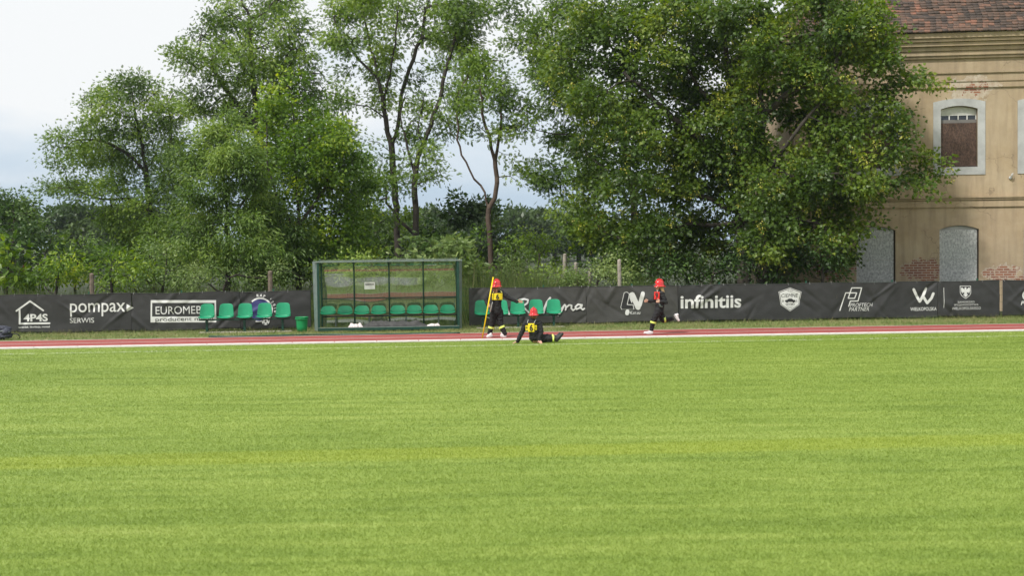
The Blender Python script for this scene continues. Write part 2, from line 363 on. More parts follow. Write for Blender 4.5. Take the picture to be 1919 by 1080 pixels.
bk.inputs['Color1'].default_value = (.29, .125, .07, 1); bk.inputs['Color2'].default_value = (.21, .085, .055, 1); bk.inputs['Mortar'].default_value = (.42, .38, .32, 1)
mort = b.mix(b.ramp(n2, [(.4, 0.), (.65, 1.)]), (.50, .44, .36), (.36, .28, .20))
worn = b.mix(redm, mort, bk.outputs['Color']); col = b.mix(mask, base, worn); b.l(col, pb.inputs['Base Color']); pb.inputs['Roughness'].default_value = .9
hgt = b.math('ADD', b.math('MULTIPLY', n3, .25), b.math('ADD', b.math('MULTIPLY', n2, .5), b.math('MULTIPLY', mask, -1.2)))
bu = b.n('ShaderNodeBump', Strength=.6, Distance=.02); b.l(hgt, bu.inputs['Height']); b.l(bu.outputs[0], pb.inputs['Normal'])
# facade with real openings
wall = MB().box(0, WLEN, 0, .55, -.1, zE).mesh('w'); cut = MB()
for c in centers: cut.prism(arch(c, wU, *ZU), -.3, .30); cut.prism(arch(c, wL, *ZL), -.3, .30)
cme = cut.mesh('c'); bm = bmesh.new(); bm.from_mesh(cme); bmesh.ops.recalc_face_normals(bm, faces=bm.faces); bm.to_mesh(cme); bm.free()
co = bpy.data.objects.new('c', cme); COL.objects.link(co)
me = evaluated(wall, [('BOOLEAN', dict(object=co, operation='DIFFERENCE', solver='EXACT'))]); bpy.data.objects.remove(co); me.name = 'front_wall'
link('front_wall', me, PL, house)
SKEW = -.22
def skew(o):                                                   # the gable side stands out of square with the front
    for v in o.data.vertices: v.co.x += SKEW * max(0, v.co.y) * max(0, 1 - v.co.x / WLEN)
    return o
skew(MB().box(.0, .45, .552, WDEP, -.1, zE).build('side_wall', PL, house)); skew(MB().box(.452, WLEN, WDEP - .4, WDEP, -.1, zE).build('back_wall', PL, house)); MB().box(WLEN - .4, WLEN, .552, WDEP - .402, -.1, zE).build('side_wall', PL, house)
zc_ = lambda y: Bp(1919, y)[1]
M['plain'] = PL
def moulding(name, y0, y1, d, x0=-1, round_=0):
    za, zb = zc_(y1), zc_(y0)
    MB().prism([(0, 0)] * 0 + [(-d, za), (WLEN + d, za), (WLEN + d, zb), (-d, zb)], -d, -.002).build(name, PL, house, bevel=min(.012, d * .3))
    skew(MB().box(-d, -.002, 0, WDEP, za, zb).build(name, PL, house, bevel=min(.012, d * .3)))
for y0, y1, d in ((60, 70, .40), (70.3, 76, .34), (76.3, 84, .27), (84.3, 92, .18), (92.3, 101, .13), (101.3, 106, .08), (130, 134.5, .045), (147, 150, .028), (158, 162, .05)): moulding('cornice_moulding', y0, y1, d)
for y0, y1, d in ((366.5, 370, .11), (370.3, 373.5, .08), (374, 387, .045)): moulding('string_course', y0, y1, d)
# window surrounds, boards and frames
SU = mat('whitewashed_surround', (.40, .41, .41), .85, .18, 2.2, .3, 40)
def board_mat(name, c0_, c1_):
    M_ = bpy.data.materials.new(name); M_.use_nodes = True; b = NB(M_); pb = M_.node_tree.nodes['Principled BSDF']; t = b.n('ShaderNodeTexCoord')
    vo = b.n('ShaderNodeTexVoronoi', feature='F1'); mpp = b.n('ShaderNodeMapping'); b.l(t.outputs['Object'], mpp.inputs[0]); mpp.inputs['Scale'].default_value = (1, 1, .6); nzz = b.n('ShaderNodeTexNoise', Scale=9.); b.l(mpp.outputs[0], nzz.inputs['Vector'])
    ad = b.n('ShaderNodeVectorMath', operation='ADD'); b.l(mpp.outputs[0], ad.inputs[0]); sc = b.n('ShaderNodeVectorMath', operation='SCALE'); b.l(nzz.outputs['Color'], sc.inputs[0]); sc.inputs['Scale'].default_value = .12; b.l(sc.outputs[0], ad.inputs[1])
    b.l(ad.outputs[0], vo.inputs['Vector']); vo.inputs['Scale'].default_value = 22
    c = b.ramp(b.math('ADD', b.math('MULTIPLY', vo.outputs['Distance'], .6), b.math('MULTIPLY', b.noise(t.outputs['Object'], 30, 4), .5)), [(.3, c0_), (.8, c1_)]); b.l(c, pb.inputs['Base Color']); pb.inputs['Roughness'].default_value = .8; return M_
OB, OG = board_mat('brown_chipboard', (.035, .021, .017), (.12, .070, .050)), board_mat('grey_chipboard', (.27, .28, .285), (.56, .57, .565))
kx = 1 / 60.2
for i, c in enumerate(centers):
    w = thing('window', None, None); w.parent = house; w.location = (c, 0, 0)
    ho, wo_ = arch(0, wU + .46, ZU[0] - .24, ZU[1] + .22, ZU[2] + .225), arch(0, wU, ZU[0], ZU[1], ZU[2])
    n = len(ho); V = [(x, -.022, z) for x, z in ho] + [(x, -.022, z) for x, z in wo_] + [(x, .0, z) for x, z in ho] + [(x, .02, z) for x, z in wo_]; F = []
    for k in range(n): k2 = (k + 1) % n; F += [(k, k2, n + k2, n + k), (k, 2 * n + k, 2 * n + k2, k2), (n + k, n + k2, 3 * n + k2, 3 * n + k)]
    MB().add(V, F).build('surround', SU, w)
    h = wU / 2; zb0 = Bp(1797.5, 230)[1]; zp0, zp1 = Bp(1797.5, 223.5)[1], Bp(1797.5, 215.5)[1]
    wf_ = arch(0, wU - .01, zp1 + .0, ZU[1] - .01, ZU[2] - .02)
    fo = MB().prism(wf_, .14, .19); fo.box(-h + .005, -h + .035, .14, .19, zp0, zp1 - .001); fo.box(h - .035, h - .005, .14, .19, zp0, zp1 - .001)
    fo.build('frame', M['window'], w, bevel=.004)
    MB().prism(arch(0, wU - .09, zp1 + .05, ZU[1] - .07, ZU[2] - .085), .130, .1385).build('frame_panel', M['window'], w, bevel=.002)
    for k in (-1, 0, 1): MB().box(k * .27 - .016, k * .27 + .016, .145, .185, zp0, zp1 - .001).build('glazing_bar', M['window'], w)
    MB().box(-h + .036, h - .036, .17, .18, zp0, zp1 - .002).build('pane', M['glass'], w)
    MB().box(-h + .005, h - .002, .12, .20, zb0 + .001, zp0 - .001).build('rail', mat('grey_rail', (.16, .15, .145), .7), w, bevel=.004)
    MB().box(-h + .005, h - .02, .10, .13, ZU[0] + .015, zb0).build('board', OB, w); MB().box(-h, h, -.01, .15, ZU[0] - .03, ZU[0] + .012).build('sill', mat('dark_sill', (.05, .05, .055), .6), w)
    w2 = thing('window', None, None); w2.parent = house; w2.location = (c, 0, 0); hl_ = wL / 2
    MB().box(-hl_ + .004, hl_ - .05, .05, .07, ZL[0], 1.62).build('board', OG, w2); MB().box(-hl_ + .004, hl_ - .05, .054, .074, 1.625, ZL[1] - .005).build('board', OG, w2)
    MB().prism(arch(0, wL - .02, ZL[1], ZL[1] + .001, ZL[2] - .015), .08, .12).build('arch_infill', SU, w2)
    MB().box(hl_ - .05, hl_, .10, .14, ZL[0], ZL[1]).build('frame', mat('dark_jamb', (.06, .045, .035), .8), w2)
# insulator bracket
a_, z_ = Bp(1893, 332); br = MB().tube([(a_, .0, z_), (a_, -.10, z_), (a_ + .02, -.12, z_ + .10)], .012, 8); br.tube([(a_ + .05, -.0, z_ + .0), (a_ + .05, -.09, z_ + .01), (a_ + .06, -.1, z_ + .13)], .012, 8); br.ball((a_ - .0, -.03, z_ - .02), (.05, .03, .05))
br.build('cable_bracket', M['porcelain'], house, True)
# tiled roof: every tile is geometry
TM = bpy.data.materials.new('old_roof_tiles'); TM.use_nodes = True; b = NB(TM); pb = TM.node_tree.nodes['Principled BSDF']
a = b.n('ShaderNodeAttribute', attribute_name='tint'); tt = b.n('ShaderNodeTexCoord'); f_ = b.math('ADD', b.math('MULTIPLY', b.noise(tt.outputs['Object'], 2.2, 5, .7), .9), b.math('MULTIPLY', b.math('SUBTRACT', a.outputs['Fac'], .5), .30))
b.l(b.ramp(f_, [(.25, (.045, .036, .032)), (.42, (.095, .066, .052)), (.56, (.155, .090, .065)), (.74, (.30, .13, .085))]), pb.inputs['Base Color']); pb.inputs['Roughness'].default_value = .85
PITCH = R_(43); over = .47; cp, sp2 = math.cos(PITCH), math.sin(PITCH); y0r, z0r = -over, zE + .02; ridge = WDEP / 2 + over
nrow = int(ridge / cp / .140); V = []; F = []; TI = []
rr = random.Random(3)
for face in range(3):
    for r in range(nrow):
        s0 = r * .140; inset = s0 * cp if True else 0
        L0, L1 = ((-over + inset, WLEN + .3) if face < 2 else (inset - over, WDEP + over - inset)); x = L0 + (.09 if r % 2 else 0)
        rowj = rr.uniform(-.008, .008)
        while x < L1 - .05:
            sag = .05 * mnoise.noise(Vector((x * .7, r * .25, face))) + .01 * mnoise.noise(Vector((x * 3, r * .9, 5 + face)))
            w_ = .172 + rr.uniform(-.004, .002); jz = rr.uniform(-.006, .008) + rowj + sag; js = rr.uniform(-.012, .012); ti = rr.random() ** 1.3
            q = []
            for (dx, ds, up) in ((0, -.01, .050), (w_, -.01, .050), (w_, .15, .016), (0, .15, .016), (0, -.01, .012), (w_, -.01, .012), (w_ * .5, -.028, .050), (w_ * .5, -.028, .012)):
                s = s0 + ds + js; lx = x + dx; hy = y0r + s * cp - (up + jz) * sp2; hz = z0r + s * sp2 + (up + jz) * cp
                if face == 0: q.append((lx, hy, hz))
                elif face == 1: q.append((lx, WDEP - hy, hz))
                else: q.append((hy, lx, hz))
            bse = len(V); V += q; TI += [ti] * 8; F += [(bse, bse + 1, bse + 2), (bse, bse + 2, bse + 3), (bse, bse + 6, bse + 1), (bse, bse + 4, bse + 7), (bse, bse + 7, bse + 6), (bse + 6, bse + 7, bse + 5), (bse + 6, bse + 5, bse + 1)]
            x += w_ + .004
for i_, q_ in enumerate(V): V[i_] = (q_[0] + SKEW * max(0, q_[1]) * max(0, 1 - q_[0] / WLEN), q_[1], q_[2])
rf = link('roof', np_mesh('roof', V, F, dict(tint=TI)), TM, house)
zr = z0r + ridge / cp * sp2
dk = MB().add([(-over, -over, z0r), (WLEN + .3, -over, z0r), (WLEN + .3, WDEP / 2, zr), (WDEP / 2, WDEP / 2, zr), (-over, WDEP + over, z0r), (WLEN + .3, WDEP + over, z0r)], [(0, 1, 2, 3), (0, 3, 4), (4, 3, 2, 5), (0, 4, 5, 1)])
dk = skew(dk.build('roof_deck', mat('roof_deck_wood', (.05, .04, .035), .9), rf))
# ------------------------------------------------------------------ trees and shrubs
def greens(k, yel=0.): return None
LM = dict(
 ash=leaf_mat('ash_leaves', [(0, (0.054, 0.106, 0.018)), (.35, (0.109, 0.192, 0.029)), (.7, (0.193, 0.299, 0.046)), (1, (0.315, 0.422, 0.090))], .42),
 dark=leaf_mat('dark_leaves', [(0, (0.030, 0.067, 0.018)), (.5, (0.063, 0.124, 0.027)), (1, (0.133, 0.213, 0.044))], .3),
 maple=leaf_mat('maple_leaves', [(0, (0.045, 0.087, 0.014)), (.4, (0.083, 0.149, 0.021)), (.75, (0.138, 0.211, 0.028)), (1, (0.223, 0.288, 0.044))], .40),
 fresh=leaf_mat('fresh_leaves', [(0, (0.059, 0.124, 0.015)), (.4, (0.113, 0.209, 0.024)), (.75, (0.207, 0.317, 0.036)), (1, (0.440, 0.528, 0.063))], .42),
 willow=leaf_mat('willow_leaves', [(0, (0.064, 0.121, 0.023)), (.5, (0.140, 0.233, 0.044)), (1, (0.282, 0.381, 0.087))], .42),
 pale=leaf_mat('pale_leaves', [(0, (0.067, 0.124, 0.033)), (.5, (0.153, 0.235, 0.065)), (1, (0.319, 0.401, 0.146))], .38),
 far=leaf_mat('distant_leaves', [(0, (.032, .062, .022)), (.5, (.055, .095, .030)), (1, (.085, .13, .04))], .3),
 seeds=leaf_mat('winged_seeds', [(0, (.30, .34, .05)), (.5, (.44, .44, .075)), (1, (.58, .53, .12))], .3),
 pods=leaf_mat('dry_pods', [(0, (.10, .06, .04)), (1, (.19, .11, .07))], .2),
 sumac=leaf_mat('sumac_heads', [(0, (.13, .03, .02)), (1, (.24, .06, .035))], .1))
def T_maple():
    o = [(0, 0), (.10, .16), (.02, .34), (.30, .30), (.38, .50), (.52, .22), (1, 0), (.52, -.22), (.38, -.50), (.30, -.30), (.02, -.34), (.10, -.16)]
    V = [(.28, 0, .0)] + [(x, y, -.25 * abs(y) - .12 * x * x) for x, y in o]; n = len(o)
    return np.array(V), np.array([(0, 1 + k, 1 + (k + 1) % n) for k in range(n)])
def T_pinnate(pairs=5, ll=.36, lw=.105):
    V = []; F = []
    def lf(p, d):
        d = np.array(d) / np.linalg.norm(d); s = np.array([-d[1], d[0], 0]); b_ = len(V)
        V.extend([p, p + d * ll * .45 + s * lw + np.array([0, 0, -.02]), p + d * ll + np.array([0, 0, -.12]), p + d * ll * .45 - s * lw + np.array([0, 0, -.02])]); F.extend([(b_, b_ + 1, b_ + 2), (b_, b_ + 2, b_ + 3)])
    for k in range(pairs):
        x = .2 + .7 * k / pairs; p = np.array([x, 0, -.15 * x * x]); lf(p, (.55, .9, 0)); lf(p, (.55, -.9, 0))
    lf(np.array([.85, 0, -.12]), (1, 0, 0)); return np.array(V), np.array(F)
def T_oval(w=.28):
    return np.array([(0, 0, 0), (.4, w, -.06), (1, 0, -.15), (.4, -w, -.06), (.45, 0, .04)]), np.array([(0, 4, 1), (1, 4, 2), (2, 4, 3), (3, 4, 0)])
def T_tuft(k=5):
    r = np.random.default_rng(1); V = []; F = []
    for i in range(k):
        d = r.normal(0, 1, 3); d /= np.linalg.norm(d); s = np.cross(d, r.normal(0, 1, 3)); s /= np.linalg.norm(s); c = r.normal(0, .25, 3); b_ = len(V)
        V.extend([c, c + d * .35 + s * .16, c + d * .7, c + d * .35 - s * .16]); F.extend([(b_, b_ + 1, b_ + 2), (b_, b_ + 2, b_ + 3)])
    return np.array(V), np.array(F)
TPL = dict(maple=T_maple(), pinnate=T_pinnate(), oval=T_oval(), narrow=T_oval(.17), tuft=T_tuft(), bigtuft=T_tuft(7))
def leaves(name, pos, dirs, size, tpl, mt, parent, r, clump=None, droop=.35, flat=.75):
    n = len(pos)
    if not n: return
    TV, TF = TPL[tpl]; d = dirs + r.normal(0, .45, (n, 3)); d[:, 2] -= droop; d /= np.linalg.norm(d, axis=1)[:, None] + 1e-9
    up = r.normal(0, 1 - flat + .15, (n, 3)); up[:, 2] += flat; up[:, 1] -= .25; s = np.cross(up, d); s /= np.linalg.norm(s, axis=1)[:, None] + 1e-9; u = np.cross(d, s)
    sz = size * r.uniform(.65, 1.25, n)
    V = pos[:, None, :] + sz[:, None, None] * (TV[None, :, 0:1] * d[:, None, :] + TV[None, :, 1:2] * s[:, None, :] + TV[None, :, 2:3] * u[:, None, :])
    F = TF[None] + (np.arange(n) * len(TV))[:, None, None]
    t = r.uniform(0, 1, n) if clump is None else np.clip(clump + r.normal(0, .16, n), 0, 1)
    return link(name, np_mesh(name, V.reshape(-1, 3), F.reshape(-1, 3), dict(tint=np.repeat(t, len(TV)))), mt, parent)
def grow(limbs, att, step, di, dk, r, iters=90, wander=.18):
    P_ = []; par = []
    for li, pl in enumerate(limbs):
        pl = [np.array(p, float) for p in pl]; prev = -1
        if li: D = np.linalg.norm(np.array(P_) - pl[0], axis=1); prev = int(D.argmin())
        for a, b in zip(pl[:-1], pl[1:]):
            k = max(1, int(np.linalg.norm(b - a) / step))
            for i in range(0 if (prev == -1) else 1, k + 1):
                P_.append(a + (b - a) * i / k + (r.normal(0, step * .07, 3) if i not in (0,) else 0)); par.append(prev); prev = len(P_) - 1
    P_ = np.array(P_); par = list(par); A = att.copy()
    D = np.linalg.norm(A[:, None] - P_[None], axis=2); near = D.argmin(1); nd = D.min(1)
    ok = nd > dk; A, near, nd = A[ok], near[ok], nd[ok]
    for it in range(iters):
        if not len(A): break
        lim = di if (nd < di).any() else nd.min() * 1.1
        act = nd < lim; ids = near[act]; v = A[act] - P_[ids]; v /= np.linalg.norm(v, axis=1)[:, None] + 1e-9
        uq, inv = np.unique(ids, return_inverse=True); S = np.zeros((len(uq), 3)); np.add.at(S, inv, v)
        S = S / (np.linalg.norm(S, axis=1)[:, None] + 1e-9) + r.normal(0, wander, (len(uq), 3)); S[:, 2] += .05; S /= np.linalg.norm(S, axis=1)[:, None]
        new = P_[uq] + S * step; base = len(P_); P_ = np.vstack([P_, new]); par += list(uq)
        D = np.linalg.norm(A[:, None] - new[None], axis=2); m_ = D.min(1); am = D.argmin(1); up = m_ < nd
        near = np.where(up, base + am, near); nd = np.where(up, m_, nd); ok = nd > dk; A, near, nd = A[ok], near[ok], nd[ok]
    return P_, np.array(par)
def wood(name, P_, par, base_r, tip_r, mt, parent, expo=1.9):
    n = len(P_); R2 = np.zeros(n); ch = np.zeros(n, int)
    for i in range(n):
        if par[i] >= 0: ch[par[i]] += 1
    for i in range(n - 1, -1, -1):
        if ch[i] == 0: R2[i] = 1.
        if par[i] >= 0: R2[par[i]] += R2[i]
    # parents may follow children only for limbs; array order keeps parents first
    rad = R2 ** (1 / expo); rad = tip_r + (rad - 1) / (rad.max() - 1 + 1e-9) * (base_r - tip_r)
    e = np.where(par >= 0)[0]; a, b = P_[par[e]], P_[e]; ra, rb = rad[par[e]], rad[e]
    pa2 = np.minimum(ra, np.maximum(rb * 1.35, tip_r)); d = b - a; L_ = np.linalg.norm(d, axis=1)[:, None] + 1e-9; d /= L_; a = a - d * np.minimum(pa2[:, None] * .3, L_ * .3)
    ref = np.where(np.abs(d[:, 2:3]) < .9, np.array([[0, 0, 1.]]), np.array([[1., 0, 0]])); s = np.cross(d, ref); s /= np.linalg.norm(s, axis=1)[:, None]; u = np.cross(d, s)
    V = []; F = []
    k = 6; ang = np.arange(k) * 2 * np.pi / k; ring = np.cos(ang)[None, :, None] * s[:, None] + np.sin(ang)[None, :, None] * u[:, None]
    V = np.concatenate([a[:, None] + ring * pa2[:, None, None], b[:, None] + ring * rb[:, None, None]], 1)
    q = np.array([(i, (i + 1) % k, k + (i + 1) % k, k + i) for i in range(k)]); F = q[None] + (np.arange(len(e)) * 2 * k)[:, None, None]
    link(name, np_mesh(name, V.reshape(-1, 3), F.reshape(-1, 4), smooth=True), mt, parent); return rad, ch
def attractors(blobs, Y, dens, r, dY):
    out = []; cl = []
    for bl in blobs:
        px, py, rx, ry = bl[:4]; w = bl[4] if len(bl) > 4 else 1; y = Y + (bl[5] if len(bl) > 5 else r.uniform(-.5, .5) * dY)
        s = y / FPX; c = at(px, py, y); rad = np.array([rx * s, (rx + ry) / 2 * s * .85, ry * s]); n = max(6, int(dens * w * (rad[0] * rad[1] * rad[2]) ** (2 / 3)))
        q = r.normal(0, 1, (n, 3)); q /= np.linalg.norm(q, axis=1)[:, None]; q *= (r.uniform(.08, 1, (n, 1)) ** .45); out.append(c + q * rad)
    A = np.vstack(out); return A[A[:, 2] > .15]
NT = [0]
def tree(name, label, cat, group, Y, base_px, blobs, limbs=(), species='ash', tpl='pinnate', size=.3, dens=55, per=9, base_r=.16, tip_r=.006, step=.28, bark='bark', dY=3.0, spread=.22, base_py=None, extras=(), droop=.35, clumpf=.9, bright=0., kind=None, leafr=None, flat=.5, dm=2.6, gap=.04, gs=1.25, maxn=None, z0=0.):
    r = np.random.default_rng(100 + NT[0]); NT[0] += 1
    b0 = at(base_px, 520, Y); b0[2] = z0; root = thing(name, label, cat, tuple(b0), 0, group)
    L3 = []
    for li, lb in enumerate(limbs):
        pts = []
        for i, q in enumerate(lb): pts.append(at(q[0], q[1], Y + (q[2] if len(q) > 2 else 0)))
        if li == 0: pts = [b0.copy()] + pts
        L3.append([p - b0 for p in pts])
    A = attractors(blobs, Y, dens, r, dY) - b0
    if not L3:
        c = A.mean(0); L3 = [[np.zeros(3), np.array([c[0] * .3, c[1] * .3, max(.3, A[:, 2].min() * .9)])]]
    P_, par = grow(L3, A, step, step * 5.5, step * 1.25, r)
    rad, ch = wood('trunk', P_, par, base_r, tip_r, M[bark], root)
    thr = leafr or max(tip_r * 3.2, np.quantile(rad, .55)); nodes = np.where((rad <= thr) & (par >= 0))[0]
    d0 = P_[nodes] - P_[par[nodes]]; d0 /= np.linalg.norm(d0, axis=1)[:, None] + 1e-9
    w = per * dm * np.where(ch[nodes] == 0, 1.7, .75) * np.array([min(2.1, max(gap, .72 + 2.2 * mnoise.noise(Vector(p * gs + NT[0])))) for p in P_[nodes]]); cnt = r.poisson(w); idx = np.repeat(np.arange(len(nodes)), cnt)
    off = r.normal(0, spread, (len(idx), 3)); off[:, 2] *= .6; pos = P_[nodes][idx] + off
    out = off / (np.linalg.norm(off, axis=1)[:, None] + 1e-9); dr = d0[idx] * .5 + out * .8
    clump = np.array([.42 + clumpf * .95 * mnoise.noise(Vector(p * .9 + NT[0])) for p in P_[nodes]])[idx] + bright
    ok = pos[:, 2] > .05
    leaves('crown', pos[ok], dr[ok], size, tpl, LM[species], root, r, clump[ok], droop, flat)
    for nm, frac, tp, sz, sp, kk, dz in extras:                # seed bunches, pods
        m_ = np.where((ch[nodes] == 0) & (r.uniform(0, 1, len(nodes)) < frac) & (np.array([mnoise.noise(Vector(p * .55 + 7)) for p in P_[nodes]]) > -.45))[0]; ii = np.repeat(m_, kk); oo = r.normal(0, sz * .8, (len(ii), 3)); oo[:, 2] *= 1.3
        cc = P_[nodes][m_] + d0[m_] * spread * .9 + r.normal(0, spread * .6, (len(m_), 3)) - np.array([0, 0, dz]); cc = np.repeat(cc, kk, axis=0)
        leaves(nm, cc + oo, oo / (np.linalg.norm(oo, axis=1)[:, None] + 1e-9), sz, tp, LM[sp], root, r, None, 1.0, .2)
    if kind: root['kind'] = kind
    return root
G1, G2, G3 = 'trees behind the fence', 'shrubs along the fence', 'distant trees beyond the field'
SEED = (('seed_bunches', .95, 'oval', .07, 'seeds', 18, .10),)
# open ash-like tree at the far left
tree('ash_tree', 'open airy ash tree at the left, its lowest limb reaching out leftwards over the shrubs', 'tree', G1, 60, 285,
     [(245, 165, 70, 32, 1, 0), (190, 195, 45, 38), (300, 200, 60, 50), (225, 230, 75, 35, 1.2), (140, 265, 50, 34), (105, 305, 34, 20), (190, 290, 70, 34, 1.2), (290, 270, 60, 45), (240, 330, 70, 35), (120, 350, 50, 14), (170, 365, 50, 24), (330, 320, 50, 45), (290, 385, 65, 45, 1.5), (255, 430, 60, 40, 1.6), (320, 440, 50, 40, 1.6), (230, 400, 50, 30, 1.4), (270, 470, 60, 30, 1.5)],
     [[(287, 470), (284, 420), (276, 340), (264, 260), (250, 190)], [(283, 400, 0), (240, 372, -.4), (190, 374, -.6), (130, 352, -.5), (95, 352)], [(280, 380), (305, 340, .5), (318, 290, .6), (322, 230)], [(274, 320), (235, 285), (190, 262), (150, 262)], [(284, 410), (315, 400, .4), (335, 350, .8)]],
     'ash', 'pinnate', .13, 130, 21, .19, .011, .33, dY=4, spread=.28, gap=.15)
tree('ash_tree', 'tallest broad ash crown, just left of the sparse tall tree', 'tree', G1, 54, 490,
     [(465, 25, 60, 40, 1, 0), (410, 60, 60, 45), (520, 60, 60, 50), (370, 115, 48, 40), (345, 140, 26, 14), (450, 120, 75, 50), (545, 120, 50, 50), (400, 185, 60, 45), (480, 200, 80, 60), (570, 200, 60, 60), (620, 260, 50, 50), (655, 300, 40, 40), (440, -20, 60, 30), (520, 0, 50, 30), (590, 120, 24, 34), (670, 350, 50, 50), (560, 300, 80, 60)],
     [[(492, 450), (490, 350), (484, 250), (475, 150), (468, 60)], [(486, 260), (520, 190), (545, 120)], [(484, 240), (440, 190), (400, 130), (370, 110)], [(490, 330), (560, 270), (620, 240)]],
     'ash', 'pinnate', .13, 120, 18, .24, .011, .32, dY=4, spread=.28)
tree('maple_tree', 'young bushy maple with yellow green shoots on top, directly left of the shelter', 'tree', G1, 43.5, 560,
     [(541, 140, 7, 22, 3, 0), (568, 150, 6, 18, 3, .2), (502, 168, 7, 20, 3, -.3), (590, 185, 8, 16, 3, .3), (645, 235, 8, 18, 3, .3), (543, 180, 20, 24, 1.6, 0), (520, 215, 26, 24, 1.3), (570, 225, 40, 40), (500, 200, 14, 16), (520, 270, 60, 55), (600, 270, 70, 55), (560, 340, 100, 60, 1.2), (645, 300, 45, 50), (650, 370, 50, 60), (520, 420, 80, 60), (610, 430, 85, 65, 1.2), (570, 495, 90, 40), (660, 470, 45, 45), (690, 400, 22, 40)],
     [[(560, 440), (556, 340), (550, 240), (544, 150)], [(560, 420), (610, 350), (630, 290)], [(560, 440), (520, 380), (500, 300), (500, 210)]],
     'fresh', 'maple', .118, 110, 18, .10, .006, .25, dY=2.4, spread=.22, bright=.02, gap=.4)
tree('willow_shrub', 'feathery light green willow-like tree in front of the young maple, behind the left bench', 'tree', G1, 41.6, 425,
     [(430, 225, 26, 26, 1, 0), (350, 300, 30, 30), (360, 450, 40, 40), (540, 450, 40, 50), (400, 270, 50, 40), (405, 250, 40, 36), (400, 300, 50, 40), (450, 290, 40, 50), (380, 355, 50, 40), (440, 370, 60, 50), (375, 420, 46, 40), (450, 440, 60, 50), (390, 480, 60, 35), (490, 470, 50, 50), (470, 330, 40, 40), (345, 390, 20, 18), (500, 400, 36, 44)],
     [[(428, 470), (425, 380), (418, 300), (428, 230)], [(426, 440), (390, 380), (375, 330)], [(427, 430), (460, 370), (460, 290)]],
     'willow', 'narrow', .14, 125, 30, .08, .004, .22, dY=2, spread=.2, droop=.6, gap=.4)
# sparse tall tree with several stems
tree('tall_tree', 'tall sparse tree with thin crown and several dark stems, above the shelter', 'tree', G1, 50, 747,
     [(640, 20, 36, 34, 0.93), (690, -10, 50, 30, 0.93), (740, 30, 46, 34, 0.93), (800, 0, 50, 36, 0.93), (860, 30, 44, 40, 0.93), (910, 20, 30, 36, 0.78), (620, 75, 26, 20, 0.78), (665, 75, 40, 30, 0.93), (720, 85, 36, 26, 0.78), (790, 70, 44, 26, 0.78), (850, 90, 36, 30, 0.78), (890, 80, 20, 24, 0.62), (650, 130, 30, 20, 0.78), (700, 140, 36, 22, 0.78), (820, 130, 26, 20, 0.62), (640, 165, 20, 10, 0.78), (670, 190, 26, 12, 0.78), (760, 150, 30, 22, 0.62), (720, 190, 22, 16, .35), (695, 265, 14, 10, 0.78), (640, 200, 22, 10, 0.78)],
     [[(745, 440), (742, 390), (737, 320), (733, 270), (722, 225), (716, 180), (705, 130), (690, 70), (680, 20)], [(735, 288), (712, 268), (690, 262)], [(720, 220), (690, 200), (655, 192), (625, 188)], [(734, 275), (746, 235), (752, 180), (768, 130), (790, 70), (800, 10)], [(718, 190), (730, 140), (742, 80), (745, 20)], [(706, 140), (670, 110), (640, 70), (625, 30)]],
     'ash', 'pinnate', .13, 150, 21, .13, .012, .32, dY=4, spread=.26, extras=(('pods', .5, 'narrow', .10, 'pods', 1, .1),), bright=.03)
tree('tall_tree', 'second dark stemmed sparse tree, between the tall sparse tree and the forked tree', 'tree', G1, 49, 781,
     [(860, 60, 40, 40, 0.93), (880, 110, 26, 30, 0.78), (830, 170, 34, 24, 0.93), (790, 200, 34, 20, 0.93), (770, 250, 24, 26, 0.78), (800, 290, 34, 26, 0.93), (840, 240, 30, 24, 0.78), (760, 320, 36, 26, 0.93), (820, 330, 30, 14, 0.78), (720, 300, 22, 20, 0.78), (720, 360, 36, 30, .8), (880, 180, 20, 16, 0.62), (690, 330, 26, 24, .8), (700, 400, 40, 40, .8)],
     [[(780, 440), (778, 380), (778, 330), (781, 300), (794, 270), (806, 235), (824, 190), (830, 150), (842, 110), (856, 60), (862, 10)], [(779, 335), (768, 300), (758, 255), (750, 215), (762, 170)], [(792, 275), (782, 240), (790, 200), (800, 165)], [(760, 262), (770, 230), (800, 215)], [(779, 350), (800, 340), (825, 325)], [(760, 430), (725, 380), (722, 340)]],
     'ash', 'pinnate', .125, 145, 17, .14, .011, .3, dY=3, spread=.24, extras=(('pods', .5, 'narrow', .10, 'pods', 1, .1),))
tree('forked_tree', 'slim tree with a bare reddish trunk forking in a V, right of the shelter', 'tree', G1, 46, 922,
     [(900, 150, 40, 32, .9), (865, 140, 24, 26, .8), (940, 165, 40, 32, .9), (905, 200, 55, 26, 1), (960, 215, 30, 26, .8), (870, 195, 26, 20, .8), (900, 110, 30, 20, .8), (930, 120, 30, 24, .9), (985, 230, 22, 26, .8), (940, 255, 34, 20, .7), (900, 250, 28, 14, .5), (960, 300, 26, 14, .4), (975, 180, 20, 24, .6)],
     [[(920, 470), (916, 430), (914, 392)], [(914, 394), (909, 362), (900, 348), (880, 320), (866, 290), (856, 262), (842, 245), (838, 222)], [(914, 392), (926, 372), (932, 345), (929, 300), (922, 280), (915, 255), (905, 215), (900, 170)], [(928, 300), (936, 262), (938, 220), (936, 180)], [(855, 262), (858, 240), (856, 215), (862, 170)], [(931, 328), (955, 330), (975, 345)], [(912, 250), (893, 232), (874, 222)]],
     'ash', 'pinnate', .12, 140, 17, .10, .009, .26, 'barkred', dY=2.6, spread=.22)
